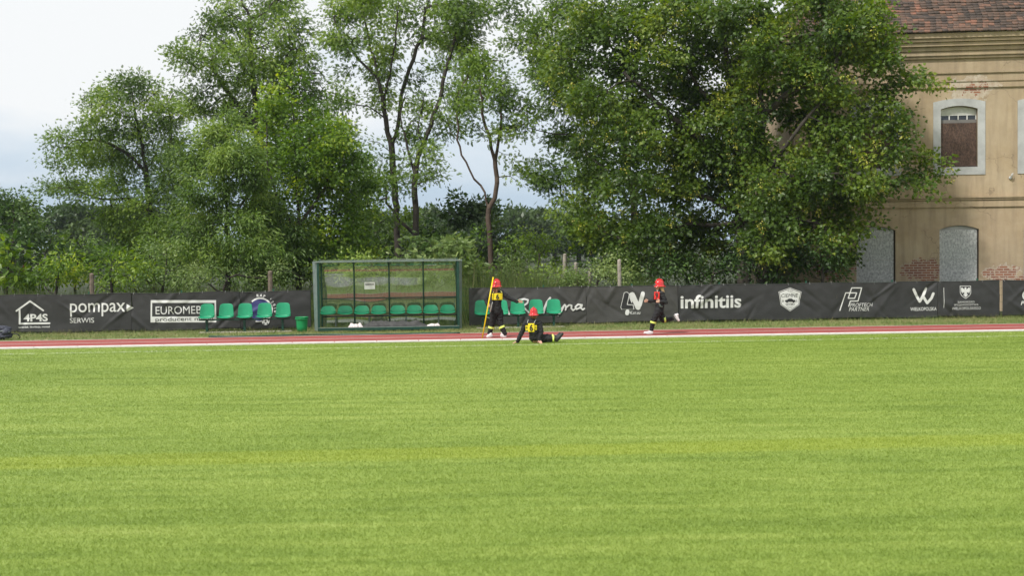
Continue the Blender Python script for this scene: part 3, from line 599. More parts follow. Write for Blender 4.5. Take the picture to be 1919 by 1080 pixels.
tree('locust_tree', 'feathery tree with a thick bare limb reaching left, left of the great maples', 'tree', G1, 46, 1190,
     [(985, 30, 40, 34), (1030, 60, 46, 40), (1000, 95, 40, 26, .8), (1065, 120, 50, 45), (1100, 50, 50, 50), (1030, 170, 40, 30, .8), (1000, 200, 30, 18, .5), (1080, 200, 50, 40), (1055, 265, 50, 22, .8), (1010, 315, 34, 18, .8), (1045, 340, 50, 30), (1090, 320, 45, 45), (1080, 400, 45, 40), (1100, 260, 40, 40), (960, 20, 30, 34, 1), (970, 70, 26, 26, 1), (1020, 130, 40, 26, 1.1), (1110, 440, 40, 40), (1060, 10, 50, 30)],
     [[(1190, 440), (1185, 360), (1170, 280), (1150, 180), (1130, 80)], [(1172, 300), (1120, 268), (1060, 253), (1005, 243), (955, 238)], [(1150, 180), (1090, 150), (1040, 110), (1010, 80)], [(1172, 290), (1110, 330), (1050, 340), (1000, 325)], [(1160, 210), (1100, 190), (1050, 172), (1010, 130)]],
     'ash', 'pinnate', .125, 120, 21, .14, .009, .28, dY=3, spread=.22, bright=.04, gap=.3)
tree('maple_tree', 'great maple hung with yellow seed bunches, dark foliage left of the house', 'tree', G1, 41.6, 1393,
     [(1120, 30, 60, 55), (1210, 10, 70, 50), (1300, 20, 70, 50), (1380, 30, 60, 45), (1150, 110, 65, 50), (1240, 100, 65, 50), (1330, 110, 60, 45), (1120, 190, 60, 45), (1200, 190, 60, 45), (1290, 190, 60, 42), (1370, 180, 45, 45), (1400, 100, 40, 50), (1395, 250, 34, 40), (1060, 130, 40, 60), (1410, 320, 40, 40), (1340, 230, 50, 40), (1300, 320, 60, 40), (1330, 200, 60, 40, 1.3, 1.6), (1380, 270, 50, 50, 1.3, 1.4), (1280, 290, 60, 40, 1.2, 1.6), (1260, 150, 60, 40, 1.1, 1.5), (1180, 240, 50, 50, 1.1, 1.5), (1400, 180, 40, 50, 1.2, 1.2), (1370, 310, 40, 40), (1290, 240, 40, 30), (1170, 60, 50, 40), (1200, 320, 50, 40), (1330, 70, 60, 40), (1400, 370, 40, 30), (1100, 270, 50, 45), (1180, 270, 60, 45), (1260, 275, 55, 40), (1340, 270, 45, 40), (1110, 350, 50, 50), (1190, 350, 60, 45), (1270, 360, 60, 45), (1350, 360, 50, 50), (1130, 430, 55, 45), (1220, 430, 60, 40), (1310, 430, 60, 45), (1390, 420, 45, 40), (1180, 480, 50, 30), (1290, 480, 50, 30)],
     [[(1394, 460), (1390, 380), (1384, 300), (1378, 220), (1365, 120), (1350, 20)], [(1386, 330), (1330, 270), (1260, 220), (1200, 160)], [(1390, 400), (1320, 370), (1240, 350), (1170, 330)], [(1380, 250), (1320, 180), (1270, 100)], [(1390, 420), (1300, 420), (1220, 430)]],
     'maple', 'maple', .128, 105, 25, .23, .006, .28, dY=3.4, spread=.23, extras=SEED, gap=.35, gs=1.5)
tree('maple_tree', 'great maple leaning its lower boughs across the front of the house', 'tree', G1, 40.2, 1432,
     [(1415, 140, 34, 50), (1432, 395, 46, 34, 1.3, -1.5), (1440, 445, 50, 36, 1.3, -1.5), (1510, 350, 50, 34, 1.2, -1.4), (1580, 250, 46, 34, 1.2, -1.0), (1650, 215, 36, 30, 1.1, -1.0), (1500, 120, 50, 34, 1.2, -1.2), (1430, 90, 40, 34, 1.2, -1.2), (1610, 340, 50, 34, 1.2, -1.3), (1560, 440, 50, 30, 1.2, -1.2), (1640, 350, 34, 26, 1.2, -.8), (1430, 330, 26, 16, 1.2, -1.3), (1600, 60, 60, 44, 1.2, -1.2), (1670, 250, 34, 40, 1.2, -.9), (1690, 215, 26, 24, 1.1, -.7), (1610, 290, 50, 36, 1.2, -1), (1700, 260, 20, 20, 1, -.7), (1640, 100, 40, 34, 1.1, -1), (1545, 160, 50, 34, 1.2, -1.2), (1405, 220, 30, 40), (1450, 170, 40, 30), (1500, 215, 50, 36), (1450, 20, 50, 45), (1520, 10, 60, 45), (1600, 20, 60, 40), (1660, 60, 40, 32), (1440, 100, 40, 36), (1520, 100, 55, 45), (1600, 100, 55, 40), (1490, 170, 40, 30), (1560, 180, 50, 40), (1640, 165, 45, 28), (1700, 145, 34, 16), (1745, 160, 26, 18), (1620, 230, 45, 30), (1550, 250, 45, 40), (1500, 300, 40, 36), (1580, 320, 50, 40), (1655, 285, 45, 34), (1720, 300, 34, 30), (1762, 318, 26, 30), (1735, 360, 28, 22), (1470, 370, 50, 36), (1550, 390, 55, 36), (1620, 380, 30, 24), (1430, 430, 50, 36), (1510, 440, 55, 36), (1590, 430, 40, 26), (1650, 415, 26, 20), (1460, 490, 50, 26), (1570, 485, 36, 20)],
     [[(1430, 460), (1428, 350), (1427, 250), (1428, 150), (1440, 60)], [(1430, 340, -.2), (1462, 290, -.5), (1490, 250, -.8), (1540, 190, -1)], [(1428, 300, 0), (1490, 335, -.8), (1560, 325, -1.2)], [(1428, 220), (1480, 170, -.6), (1540, 150, -1)], [(1430, 400), (1490, 412, -.8), (1540, 420, -1)]],
     'maple', 'maple', .128, 112, 26, .19, .006, .27, dY=1.9, spread=.21, extras=SEED, bright=.06, gap=.35, gs=1.5)
# shrubs
def shrub(label, Y, bx, blobs, sp, tpl, size, per=15, dens=90, dY=1.6, name='shrub', **k):
    tree(name, label, 'shrub', G2, Y, bx, blobs, (), sp, tpl, size, dens, per, .05, .005, .24, dY=dY, spread=.2, **k)
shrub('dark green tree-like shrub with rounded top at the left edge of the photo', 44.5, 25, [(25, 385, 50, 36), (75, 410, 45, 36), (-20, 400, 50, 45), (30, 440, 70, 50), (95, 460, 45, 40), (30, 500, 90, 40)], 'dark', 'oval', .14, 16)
shrub('sumac with dark red seed heads at the left edge behind the 4P4S banner', 41, 10, [(10, 475, 45, 34), (45, 495, 36, 34), (-30, 490, 40, 40), (20, 525, 50, 24)], 'fresh', 'pinnate', .22, 6, extras=(('seed_heads', .16, 'tuft', .16, 'sumac', 1, -.1),))
shrub('leafy bright green shrub between the sumac and the brown post', 40.6, 105, [(100, 500, 50, 34), (70, 525, 50, 24), (135, 515, 45, 30)], 'fresh', 'narrow', .16, 14)
shrub('taller mid green shrub behind the leafy one, under the airy ash', 47, 140, [(140, 460, 50, 34), (100, 480, 50, 34), (175, 480, 40, 30), (150, 510, 70, 30)], 'ash', 'oval', .13, 13)
shrub('bright leafy shrub just right of the left brown post', 40.7, 205, [(205, 492, 50, 34), (240, 510, 50, 30), (180, 525, 45, 22)], 'fresh', 'narrow', .16, 15)
shrub('grey green shrub behind the EUROMEBEL banner', 40.4, 300, [(285, 500, 45, 36), (320, 480, 34, 34), (330, 520, 50, 26), (270, 530, 40, 20)], 'pale', 'oval', .09, 18)
shrub('low mixed shrub behind the left bench', 39.9, 400, [(370, 522, 45, 24), (420, 515, 50, 26), (470, 522, 45, 24), (520, 520, 40, 26), (560, 515, 30, 30)], 'pale', 'narrow', .11, 16)
shrub('dark shrub directly behind the right half of the shelter', 41.2, 640, [(620, 510, 50, 36), (680, 500, 50, 36), (720, 510, 40, 30)], 'ash', 'oval', .11, 15)
shrub('elder shrub with pale upright shoots above the right end of the shelter', 41.6, 810, [(795, 470, 40, 26), (840, 480, 45, 34), (770, 495, 40, 30), (870, 500, 30, 30), (815, 515, 60, 30), (862, 460, 12, 20)], 'pale', 'pinnate', .18, 9)
shrub('bright bushy sapling with pointed top beside the reddish forked trunk', 42.5, 905, [(905, 440, 12, 24), (900, 480, 24, 30), (890, 510, 34, 30)], 'fresh', 'oval', .13, 14)
shrub('dark dense bush in the gap behind the forked tree', 54, 850, [(800, 425, 50, 36), (855, 395, 50, 34), (905, 400, 40, 36), (840, 460, 90, 40), (750, 470, 60, 40), (930, 440, 40, 40), (880, 500, 80, 40)], 'dark', 'oval', .2, 12, dens=50, dY=3)
shrub('dark olive bush under the two dark stems', 51, 715, [(700, 440, 50, 50), (660, 470, 50, 50), (750, 430, 40, 40), (720, 490, 70, 40)], 'ash', 'oval', .17, 12, dens=55, dY=2.5)
shrub('round olive bush right of the reddish trunk', 48, 1005, [(1000, 450, 50, 36), (960, 470, 40, 34), (1040, 475, 40, 34), (990, 500, 70, 30)], 'ash', 'oval', .13, 13, dens=60, dY=2)
shrub('pale leaved bush among the pale posts', 40.6, 1115, [(1090, 505, 34, 28), (1130, 490, 34, 34), (1150, 515, 40, 24), (1060, 522, 30, 18)], 'pale', 'oval', .10, 17)
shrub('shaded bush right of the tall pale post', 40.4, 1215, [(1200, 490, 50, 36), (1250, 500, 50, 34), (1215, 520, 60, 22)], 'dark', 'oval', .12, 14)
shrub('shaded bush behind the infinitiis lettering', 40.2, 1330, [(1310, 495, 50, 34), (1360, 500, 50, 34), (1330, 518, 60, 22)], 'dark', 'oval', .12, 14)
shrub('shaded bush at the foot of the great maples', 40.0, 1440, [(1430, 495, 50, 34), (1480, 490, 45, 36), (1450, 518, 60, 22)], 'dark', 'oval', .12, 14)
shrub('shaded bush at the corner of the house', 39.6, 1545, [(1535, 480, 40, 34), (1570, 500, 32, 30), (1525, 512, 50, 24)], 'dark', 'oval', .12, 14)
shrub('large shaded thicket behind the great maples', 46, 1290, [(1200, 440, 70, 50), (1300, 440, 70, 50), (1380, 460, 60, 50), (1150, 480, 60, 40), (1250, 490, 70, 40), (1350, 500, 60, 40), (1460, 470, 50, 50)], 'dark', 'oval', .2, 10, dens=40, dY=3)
shrub('low leafy shrub beside the left brown post, under the airy ash', 42.5, 255, [(250, 515, 45, 26), (300, 528, 40, 20), (215, 530, 40, 18)], 'ash', 'oval', .11, 16)
shrub('mid green thicket between the airy ash trunk and the willow-like tree', 46, 330, [(320, 490, 50, 34), (360, 470, 40, 34), (290, 470, 40, 30), (340, 520, 60, 26), (400, 500, 40, 34)], 'ash', 'oval', .13, 14)
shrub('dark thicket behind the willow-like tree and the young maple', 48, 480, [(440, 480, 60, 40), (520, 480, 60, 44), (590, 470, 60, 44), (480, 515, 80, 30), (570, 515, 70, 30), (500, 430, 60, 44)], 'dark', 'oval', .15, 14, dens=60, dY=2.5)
shrub('pale shrub behind the right end of the shelter, by the reddish trunk', 43, 950, [(945, 500, 34, 26), (980, 505, 40, 26), (1020, 510, 34, 22)], 'pale', 'narrow', .13, 14)
shrub('mixed green bush rising behind the standing child, left of the tall weeds', 41.8, 885, [(880, 505, 26, 30), (895, 525, 30, 20)], 'ash', 'oval', .10, 15)
shrub('low dark bush in the tall weeds above the script banner', 41, 1010, [(1000, 518, 30, 18), (1035, 515, 26, 20), (970, 522, 26, 14)], 'ash', 'oval', .10, 15)
# distant trees
far_spec = [(30, 405, 46, 30, 150, 'first distant tree from the left edge, behind the dark shrub'), (120, 402, 44, 30, 135, 'distant tree with bluish rounded top in the gap at the left'), (185, 408, 46, 32, 140, 'distant tree right of the bluish one, behind the airy ash trunk'), (260, 412, 50, 32, 150, 'distant tree glimpsed through the airy ash'),
            (345, 420, 50, 34, 150, 'distant tree glimpsed between the airy ash and the willow-like tree'), (700, 420, 44, 30, 150, 'distant tree glimpsed left of the dark stems'), (800, 415, 50, 30, 155, 'distant tree behind the dark dense bush'), (905, 415, 40, 28, 150, 'distant tree behind the forked trunk'),
            (965, 405, 22, 22, 145, 'pointed distant tree just right of the forked trunk'), (1005, 408, 24, 22, 150, 'second pointed distant tree right of the forked trunk'), (1040, 410, 24, 26, 145, 'third pointed distant tree, left of the great maples'), (1085, 415, 30, 26, 150, 'distant tree half hidden by the great maples')]
for px, py, rx, ry, Y, lab in far_spec:
    tree('distant_tree', lab, 'tree', G3, Y, px, [(px, py, rx * .6, ry * .8, 1, 0), (px - rx * .5, py + 22, rx * .6, ry * .8), (px + rx * .5, py + 20, rx * .6, ry * .8), (px, py + 42, rx, ry * .8)], (), 'far', 'bigtuft', .95, 9, 14, .3, .03, .9, dY=5, spread=.75)
tree('distant_tree', 'lighter green bush in the gap at the left, below the distant trees', 'tree', G3, 75, 190, [(175, 475, 34, 18), (210, 480, 34, 16), (190, 500, 60, 24)], (), 'far', 'tuft', .4, 22, 10, .1, .015, .5, dY=2, spread=.4)
# tall weeds
n = 120000; r = rng; Yw = r.uniform(38.2, 48, n); pxw = r.uniform(-40, 1640, n)
dn = np.array([mnoise.noise(Vector((a * .012, b * .5, 2))) for a, b in zip(pxw, Yw)]); tallz = np.where((pxw > 870) & (pxw < 1100), 1.15, .75); keep = (dn > -.45) | ((pxw > 870) & (pxw < 1100))
Xw = (pxw - 960) / FPX * Yw; uw = cT * Xw + sT * Yw; vw = -sT * Xw + cT * Yw; keep &= vw > 37.6
n = int(keep.sum()); hz = (tallz * (1 + .9 * dn))[keep]
WM = leaf_mat('tall_weeds', [(0, (.05, .09, .02)), (.5, (.09, .145, .035)), (.85, (.14, .18, .055)), (1, (.26, .24, .12))], .35)
o = blades(n, (uw[keep], vw[keep]), hz, .022, 'tall_grass', WM, .22); tag(o, 'tall wild grass and weeds growing behind the banner fence', 'tall grass', kind='stuff')

# unseen stand and wood added behind the camera for the shelter's panels to mirror
st = MB()
for k in range(6): st.box(-38, 38, -4.0 - k * .9, -4.0 - (k + 1) * .9 + .002, -.05, .42 * (k + 1))
o = st.build('added_stand', M['white'], bevel=.01); o.rotation_euler = (0, 0, TH); tag(o, 'added unseen stand with six white steps, mirrored in the shelter panels', 'stand')  # white colour keeps the added stand's reflection pale although its face is unlit
n = 26000; pos = np.stack([rng.uniform(-70, 70, n), rng.uniform(-34, -24, n), rng.uniform(0, 1, n) ** .8 * 9.], 1); pos[:, 2] *= np.array([.8 + .35 * mnoise.noise(Vector((x * .12, 0, 3))) for x in pos[:, 0]])
o = leaves('wood', pos, rng.normal(0, 1, (n, 3)), 1.3, 'tuft', LM['ash'], None, rng); tag(o, 'added unseen green wood behind the stand, mirrored in the shelter panels', 'wood', kind='stuff')
# ------------------------------------------------------------------ banners
VB = 37.25
def crease_fn(seed, u0, u1):
    r = random.Random(seed); cs = []
    for _ in range(int((u1 - u0) * 2.2) + 2):
        cs.append((r.uniform(u0, u1), r.uniform(.1, 1.0), r.choice([-1, 1]) * r.uniform(.4, 1.7), r.uniform(.045, .08), r.choice([-1, 1]) * r.uniform(.014, .034), r.uniform(.35, .9)))
    ph = r.uniform(0, 9)
    def f(u, z):
        d = .030 * mnoise.noise(Vector((u * 1.1 + ph, z * 1.5, seed))) + .009 * mnoise.noise(Vector((u * 4 + ph, z * 5, seed)))
        for cu, cz, sl, w, a, ln in cs:
            q = ((u - cu) - sl * (z - cz)) / math.hypot(1, sl); al = math.hypot((z - cz), (u - cu)) / ln
            if al < 1.6 and abs(q) < 4 * w: d += a * math.exp(-(q / w) ** 2) * math.exp(-al * al * 1.5)
        return d
    return f
def banner(seed, x0, x1, label, mt):
    """x0,x1 photo columns; top and bottom edges follow the photo"""
    u0, u1 = P(x0, 580, VB)[0], P(x1, 580, VB)[0]
    root = thing('advertising_banner', label, 'banner', W(u0, VB, 0), TH, 'sponsor banners tied along the fence')
    f = crease_fn(seed, u0, u1); zt = lambda u: 1.075 + .010 * math.sin(u * 2.3 + seed) - .012 * abs(math.sin(u * 1.15)); 
    zb = lambda u: .045 + .018 * math.sin(u * 1.7 + seed * 2) 
    nu = max(4, int((u1 - u0) / .025)); nvv = 42; V = []; F = []
    for j in range(nvv + 1):
        for i in range(nu + 1):
            u = u0 + (u1 - u0) * i / nu; z = zb(u) + (zt(u) - zb(u)) * j / nvv
            V.append((u - u0, f(u, z), z))
    for j in range(nvv):
        for i in range(nu):
            a = j * (nu + 1) + i; F.append((a, a + 1, a + nu + 2, a + nu + 1))
    me = evaluated(np_mesh('sheet', V, F), [('SOLIDIFY', dict(thickness=.003, offset=0))]); me.name = 'sheet'
    link('sheet', me, mt, root, True)
    hem = MB().tube([(u0 + (u1 - u0) * i / 60 - u0, f(u0 + (u1 - u0) * i / 60, zt(u0 + (u1 - u0) * i / 60)) - .004, zt(u0 + (u1 - u0) * i / 60)) for i in range(61)], .008, 5)
    hem.build('hem', M['ban2'], root, True)
    for i in range(int((u1 - u0) / .62) + 1):
        u = u0 + .06 + i * .62
        if u < u1 - .03: MB().tube([(u - u0, f(u, zt(u) - .03) - .010, zt(u) - .03), (u - u0, f(u, zt(u) - .03) + .035, zt(u) + .02)], .004, 5).build('cable_tie', M['print'], root)
    return root, f, u0
def conform(me, f, u0, off=.006):
    bm = bmesh.new(); bm.from_mesh(me)
    xs = [v.co.x for v in bm.verts]; zs = [v.co.z for v in bm.verts]
    for ax, a, b in (('x', min(xs), max(xs)), ('z', min(zs), max(zs))):
        k = math.floor(a / .03)
        while k * .03 < b:
            p = (k * .03, 0, 0) if ax == 'x' else (0, 0, k * .03)
            bmesh.ops.bisect_plane(bm, geom=bm.verts[:] + bm.edges[:] + bm.faces[:], plane_co=p, plane_no=(1, 0, 0) if ax == 'x' else (0, 0, 1)); k += 1
    bmesh.ops.triangulate(bm, faces=bm.faces)
    for v in bm.verts: v.co.y = f(v.co.x + u0, v.co.z) - off - .004 - v.co.y
    bm.to_mesh(me); bm.free(); return me
def text_mesh(s, bold=0., shear=0., space=1.):
    c = bpy.data.curves.new('t', 'FONT'); c.body = s; c.size = 1; c.offset = bold; c.shear = shear; c.space_character = space; c.resolution_u = 4
    o = bpy.data.objects.new('t', c); COL.objects.link(o); dg = bpy.context.evaluated_depsgraph_get(); dg.update()
    me = bpy.data.meshes.new_from_object(o.evaluated_get(dg)); bpy.data.objects.remove(o)
    return me
def fit(me, a, b):                                             # fit text into the box a=(u,z) top-left, b bottom-right, as x,z
    xs = [v.co.x for v in me.vertices]; ys = [v.co.y for v in me.vertices]; x0, x1, y0, y1 = min(xs), max(xs), min(ys), max(ys)
    for v in me.vertices:
        v.co = (a[0] + (v.co.x - x0) / (x1 - x0) * (b[0] - a[0]), 0, b[1] + (v.co.y - y0) / (y1 - y0) * (a[1] - b[1]))
    return me
class Ban:
    def __init__(s, seed, x0, x1, label, mt): s.root, s.f, s.u0 = banner(seed, x0, x1, label, mt)
    def pt(s, x, y): p = P(x, y, VB); return (p[0] - s.u0, p[1])
    def text(s, t, x0, y0, x1, y1, bold=.0, shear=0., mt='print', off=.006, name='lettering', space=1.):
        me = fit(text_mesh(t, bold, shear, space), s.pt(x0, y0), s.pt(x1, y1)); me.name = name
        return link(name, conform(me, s.f, s.u0, off), M[mt], s.root)
    def poly(s, pts, mt='print', name='logo', off=.006, raw=False):
        polys = pts if isinstance(pts[0][0], (tuple, list)) else [pts]
        bm = bmesh.new()
        for pl in polys:
            try: bm.faces.new([bm.verts.new((q[0], 0, q[1])) for q in ([s.pt(*p) for p in pl])])
            except ValueError: pass
        bmesh.ops.triangulate(bm, faces=bm.faces)
        me = bpy.data.meshes.new(name); bm.to_mesh(me); bm.free()
        return link(name, conform(me, s.f, s.u0, off), M[mt], s.root)
    def strokes(s, lines, w, mt='print', name='logo', off=.006, closed=False):
        polys = []
        for ln in lines:
            ln = list(ln); ww = w
            if isinstance(ln[0], (int, float)): ww = ln[0]; ln = ln[1:]
            for a, b in zip(ln[:-1], ln[1:]):
                dx, dy = b[0] - a[0], b[1] - a[1]; l_ = math.hypot(dx, dy) or 1; nx, ny = -dy / l_ * ww / 2, dx / l_ * ww / 2
                polys.append([(a[0] + nx, a[1] + ny), (b[0] + nx, b[1] + ny), (b[0] - nx, b[1] - ny), (a[0] - nx, a[1] - ny)])
            for q in ln:
                polys.append([(q[0] + ww / 2 * math.cos(k * math.pi / 4), q[1] + ww / 2 * math.sin(k * math.pi / 4)) for k in range(8)])
        bm = bmesh.new()
        for i, pl in enumerate(polys):
            bm.faces.new([bm.verts.new((q[0], .0003 * i, q[1])) for q in [s.pt(*p) for p in pl]])
        me = bpy.data.meshes.new(name); bm.to_mesh(me); bm.free(); me = conform(me, s.f, s.u0, off)
        for i, v in enumerate(me.vertices): pass
        return link(name, me, M[mt], s.root)
def circ(cx, cy, r, n=28, a0=0, a1=360): return [(cx + r * math.cos(R_(a0 + (a1 - a0) * k / n)), cy - r * math.sin(R_(a0 + (a1 - a0) * k / n))) for k in range(n + (a1 - a0 < 360))]
c1 = lambda x, y: (x / 4.909, 460 + y / 4.909)                 # coordinates read off enlarged crops of the photo
c2 = lambda x, y: (260 + x / 4.909, 460 + y / 4.909)
c4 = lambda x, y: (870 + x / 5.4, 480 + y / 5.4)
c5 = lambda x, y: (1110 + x / 5.4, 480 + y / 5.4)
c6 = lambda x, y: (1420 + x / 3.846, 460 + y / 3.846)
def box4(c, x0, y0, x1, y1): a = c(x0, y0); b = c(x1, y1); return a[0], a[1], b[0], b[1]
B = Ban(1, -330, 246.5, 'black banner with white house outline 4P4S logo and pompax serwis lettering', M['ban'])
B.strokes([[c1(152, 604), c1(278, 514), c1(398, 600)]], 3.2); B.strokes([[c1(181, 590), c1(181, 722), c1(455, 718)]], 3.4)
B.text('4P4S', *box4(c1, 215, 634, 440, 700), bold=.03); B.text('sprzedaż, likwidacja, montaż', *box4(c1, 170, 744, 460, 762), bold=.02)
B.text('pompax', *box4(c1, 644, 535, 1155, 650), bold=.005); B.poly([c1(1165, 540), c1(1232, 574), c1(1168, 610)]); B.text('SERWIS', *box4(c1, 642, 670, 868, 712))
B = Ban(2, 246.5, 450.5, 'black banner with white framed EUROMEBEL lettering behind the bench', M['ban'])
for q in ((110, 505, 712, 530), (110, 530, 124, 656), (698, 530, 712, 656), (110, 656, 712, 710)): B.poly([c2(q[0], q[1]), c2(q[2], q[1]), c2(q[2], q[3]), c2(q[0], q[3])], name='printed_frame')
B.text('EUROMEBEL', *box4(c2, 155, 564, 672, 628), bold=0); B.text('producent mebli', *box4(c2, 155, 664, 680, 702), mt='printdark', off=.010)
B = Ban(3, 450.5, 583, 'black banner with round RAP 2010 football club emblem beside the shelter', M['ban'])
B.poly(circ(*c2(1118, 596), 21.0), 'blue', 'emblem'); o_ = circ(*c2(1118, 596), 23.6, 30, -60, 135); i_ = circ(*c2(1118, 596), 20.6, 30, -60, 135)
B.poly([[o_[k], o_[k + 1], i_[k + 1], i_[k]] for k in range(30)], 'print', 'emblem', off=.010)
for k, ch in enumerate("RAP '2010"):
    if ch == ' ': continue
    an = R_(97 - k * 12.3); cx, cy = c2(1112, 606); rr = 29.5; px, py = cx + rr * math.cos(an), cy - rr * math.sin(an)
    me = text_mesh(ch, .03); xs = [v.co.x for v in me.vertices]; mxx = (min(xs) + max(xs)) / 2; ppm = 67.
    p0 = B.pt(px, py); rot = an - math.pi / 2; sc = .105
    for v in me.vertices:
        x, y = (v.co.x - mxx) * sc, (v.co.y - .35) * sc
        v.co = (p0[0] + x * math.cos(rot) - y * math.sin(rot), 0, p0[1] + x * math.sin(rot) + y * math.cos(rot))
    link('lettering', conform(me, B.f, B.u0), M['print'], B.root)
B.poly(circ(*c2(1168, 698), 7.4), 'print', 'printed_ball', off=.014)
B.poly([circ(*c2(1168, 698), 2.2, 5, 90, 449)] + [circ(c2(1168, 698)[0] + 5.6 * math.cos(R_(a)), c2(1168, 698)[1] - 5.6 * math.sin(R_(a)), 1.5, 5) for a in (90, 162, 234, 306, 18)], 'printdark', 'printed_ball', off=.018)
B.strokes([[c2(1082, 700), c2(1125, 700)]], 2.6)
B = Ban(4, 879, 1099, 'faded grey banner with white brush script lettering behind the standing child', M['ban2'])
B.strokes([[3.2, c4(545, 462), c4(560, 440), c4(610, 436), c4(645, 445), c4(640, 475), c4(590, 510), c4(640, 560), c4(668, 578)],
           [2.6, c4(575, 450), c4(560, 520), c4(555, 590)],
           [3.0, c4(455, 595), c4(440, 545), c4(418, 510), c4(380, 560), c4(350, 610)], [2.2, c4(232, 618), c4(270, 640), c4(285, 610), c4(262, 560), c4(282, 480)],
           [2.8, c4(705, 545), c4(740, 530), c4(765, 560), c4(730, 590), c4(700, 570), c4(708, 545)],
           [4.2, c4(868, 425), c4(835, 470), c4(812, 525), c4(802, 572)],
           [2.6, c4(935, 500), c4(950, 545), c4(985, 530), c4(1015, 492)], [2.6, c4(1015, 492), c4(985, 555), c4(950, 600)],
           [3.0, c4(1022, 498), c4(1028, 520), c4(1024, 545)], [3.0, c4(1026, 525), c4(1060, 495), c4(1085, 500), c4(1082, 530), c4(1100, 550), c4(1120, 535)],
           [3.2, c4(1185, 495), c4(1150, 490), c4(1122, 515), c4(1135, 538), c4(1165, 525), c4(1190, 495), c4(1180, 528), c4(1198, 543), c4(1213, 532)]], 3, name='lettering')
B = Ban(5, 1099, 1271, 'grey banner with slanted white LN logo beside the running child', M['ban2'])
B.strokes([[1.1, c5(322, 372), c5(288, 520), c5(296, 540), c5(420, 540), c5(412, 495), c5(352, 492), c5(374, 385), c5(350, 364), c5(322, 372)]], 1.1)
B.strokes([[9.0, c5(396, 392), c5(378, 470)], [9.4, c5(404, 390), c5(463, 522)], [7.6, c5(510, 378), c5(478, 500)], [7.5, c5(356, 560), c5(352, 582)]], 9)
B.poly([c5(324, 380), c5(348, 371), c5(367, 386), c5(346, 498), c5(407, 500), c5(414, 535), c5(298, 535), c5(293, 520)], 'printdark', off=.020)
B.strokes([[1.3, c5(352, 492), c5(412, 495), c5(420, 540)], [1.3, c5(374, 385), c5(352, 492)]], 1.3, off=.022); B.text('4Len.eu', *box4(c5, 375, 556, 487, 590), bold=.0, shear=.3, off=.018)
B = Ban(6, 1271, 1758, 'long black banner with infinitiis, shield badge and Proftech Partner logos', M['ban'])
B.text('infinitiis', *box4(c5, 893, 396, 1510, 524), bold=.022)
sh = [(232, 305), (315, 335), (300, 430), (232, 476), (165, 430), (149, 335)]
sc_ = lambda k: [c6(232 + (x - 232) * k, 390 + (y - 390) * k) for x, y in sh]
B.poly(sc_(1), name='badge'); B.poly(sc_(.95), 'printdark', 'badge', off=.009); B.poly(sc_(.90), 'print', 'badge', off=.012)
B.text('CIEMNE', *box4(c6, 168, 350, 292, 374), bold=0, mt='printdark', off=.015, shear=.2); B.text('SZYBKI', *box4(c6, 200, 418, 264, 432), bold=.01, mt='printdark', off=.015)
B.text('B', *box4(c6, 176, 395, 187, 409), mt='printdark', off=.015); B.text('R', *box4(c6, 277, 395, 288, 409), mt='printdark', off=.015)
B.text('* * *', *box4(c6, 215, 322, 250, 332), mt='printdark', off=.015)
B.poly([[c6(196, 408), c6(196, 396), c6(212, 392), c6(222, 384), c6(244, 384), c6(254, 392), c6(270, 396), c6(272, 408)], circ(*c6(210, 408), 1.7, 10), circ(*c6(256, 408), 1.7, 10)], 'printdark', 'badge', off=.015)
B.strokes([[c6(208, 442), c6(256, 442)], [c6(220, 452), c6(244, 452)]], .5, 'printdark', 'badge', off=.015)
B.strokes([[c6(592, 470), c6(633, 343), c6(712, 343), c6(698, 382), c6(652, 382), c6(676, 307), c6(748, 307), c6(722, 402), c6(667, 402), c6(655, 440)]], 2.0)
B.text('PROFTECH', *box4(c6, 665, 418, 830, 442), bold=.0, shear=.25); B.text('PARTNER', *box4(c6, 657, 448, 802, 473), bold=.0, shear=.25)
B.strokes([[c6(1122, 318), c6(1138, 352), c6(1167, 405), c6(1192, 362), c6(1213, 312)], [c6(1190, 368), c6(1220, 416), c6(1250, 382), c6(1264, 348)]], 5.0)
B.text('WIELKOPOLSKA', *box4(c6, 1100, 448, 1288, 470), bold=.008)
B = Ban(7, 1758, 1873, 'short black banner with eagle shield and three lines of capital letters', M['ban'])
B.strokes([[.9, c6(1341, 306), c6(1341, 450)]], .9)
shd = lambda k: [c6(1497 + x * k, 334 + y * k) for x, y in ((-40, -42), (40, -42), (40, 8), (30, 30), (0, 52), (-30, 30), (-40, 8))]
B.poly(shd(1), name='coat_of_arms'); B.poly(shd(.9), 'printdark', 'coat_of_arms', off=.009)
B.poly([[c6(1497 + x, 334 + y) for x, y in q] for q in ([(-6, -30), (4, -32), (8, -26), (4, -22), (8, -14), (6, 14), (10, 32), (0, 40), (-10, 32), (-6, 14), (-8, -14)],
        [(-8, -14), (-20, -28), (-31, -30), (-33, -12), (-29, 4), (-22, 14), (-20, 2), (-14, 8), (-8, 2)], [(8, -14), (20, -28), (31, -30), (33, -12), (29, 4), (22, 14), (20, 2), (14, 8), (8, 2)],
        [(-6, 12), (-16, 22), (-20, 30), (-10, 24)], [(6, 12), (16, 22), (20, 30), (10, 24)])], 'print', 'coat_of_arms', off=.013)
B.text('SAMORZĄD', *box4(c6, 1440, 402, 1560, 418), bold=.0, space=1.1); B.text('WOJEWÓDZTWA', *box4(c6, 1412, 420, 1588, 438), bold=.0, space=1.1); B.text('WIELKOPOLSKIEGO', *box4(c6, 1397, 446, 1605, 462), bold=.0, space=1.1)
B = Ban(8, 1878.5, 2300, 'black banner at the right edge of the photo, cut off after its first letters', M['ban'])
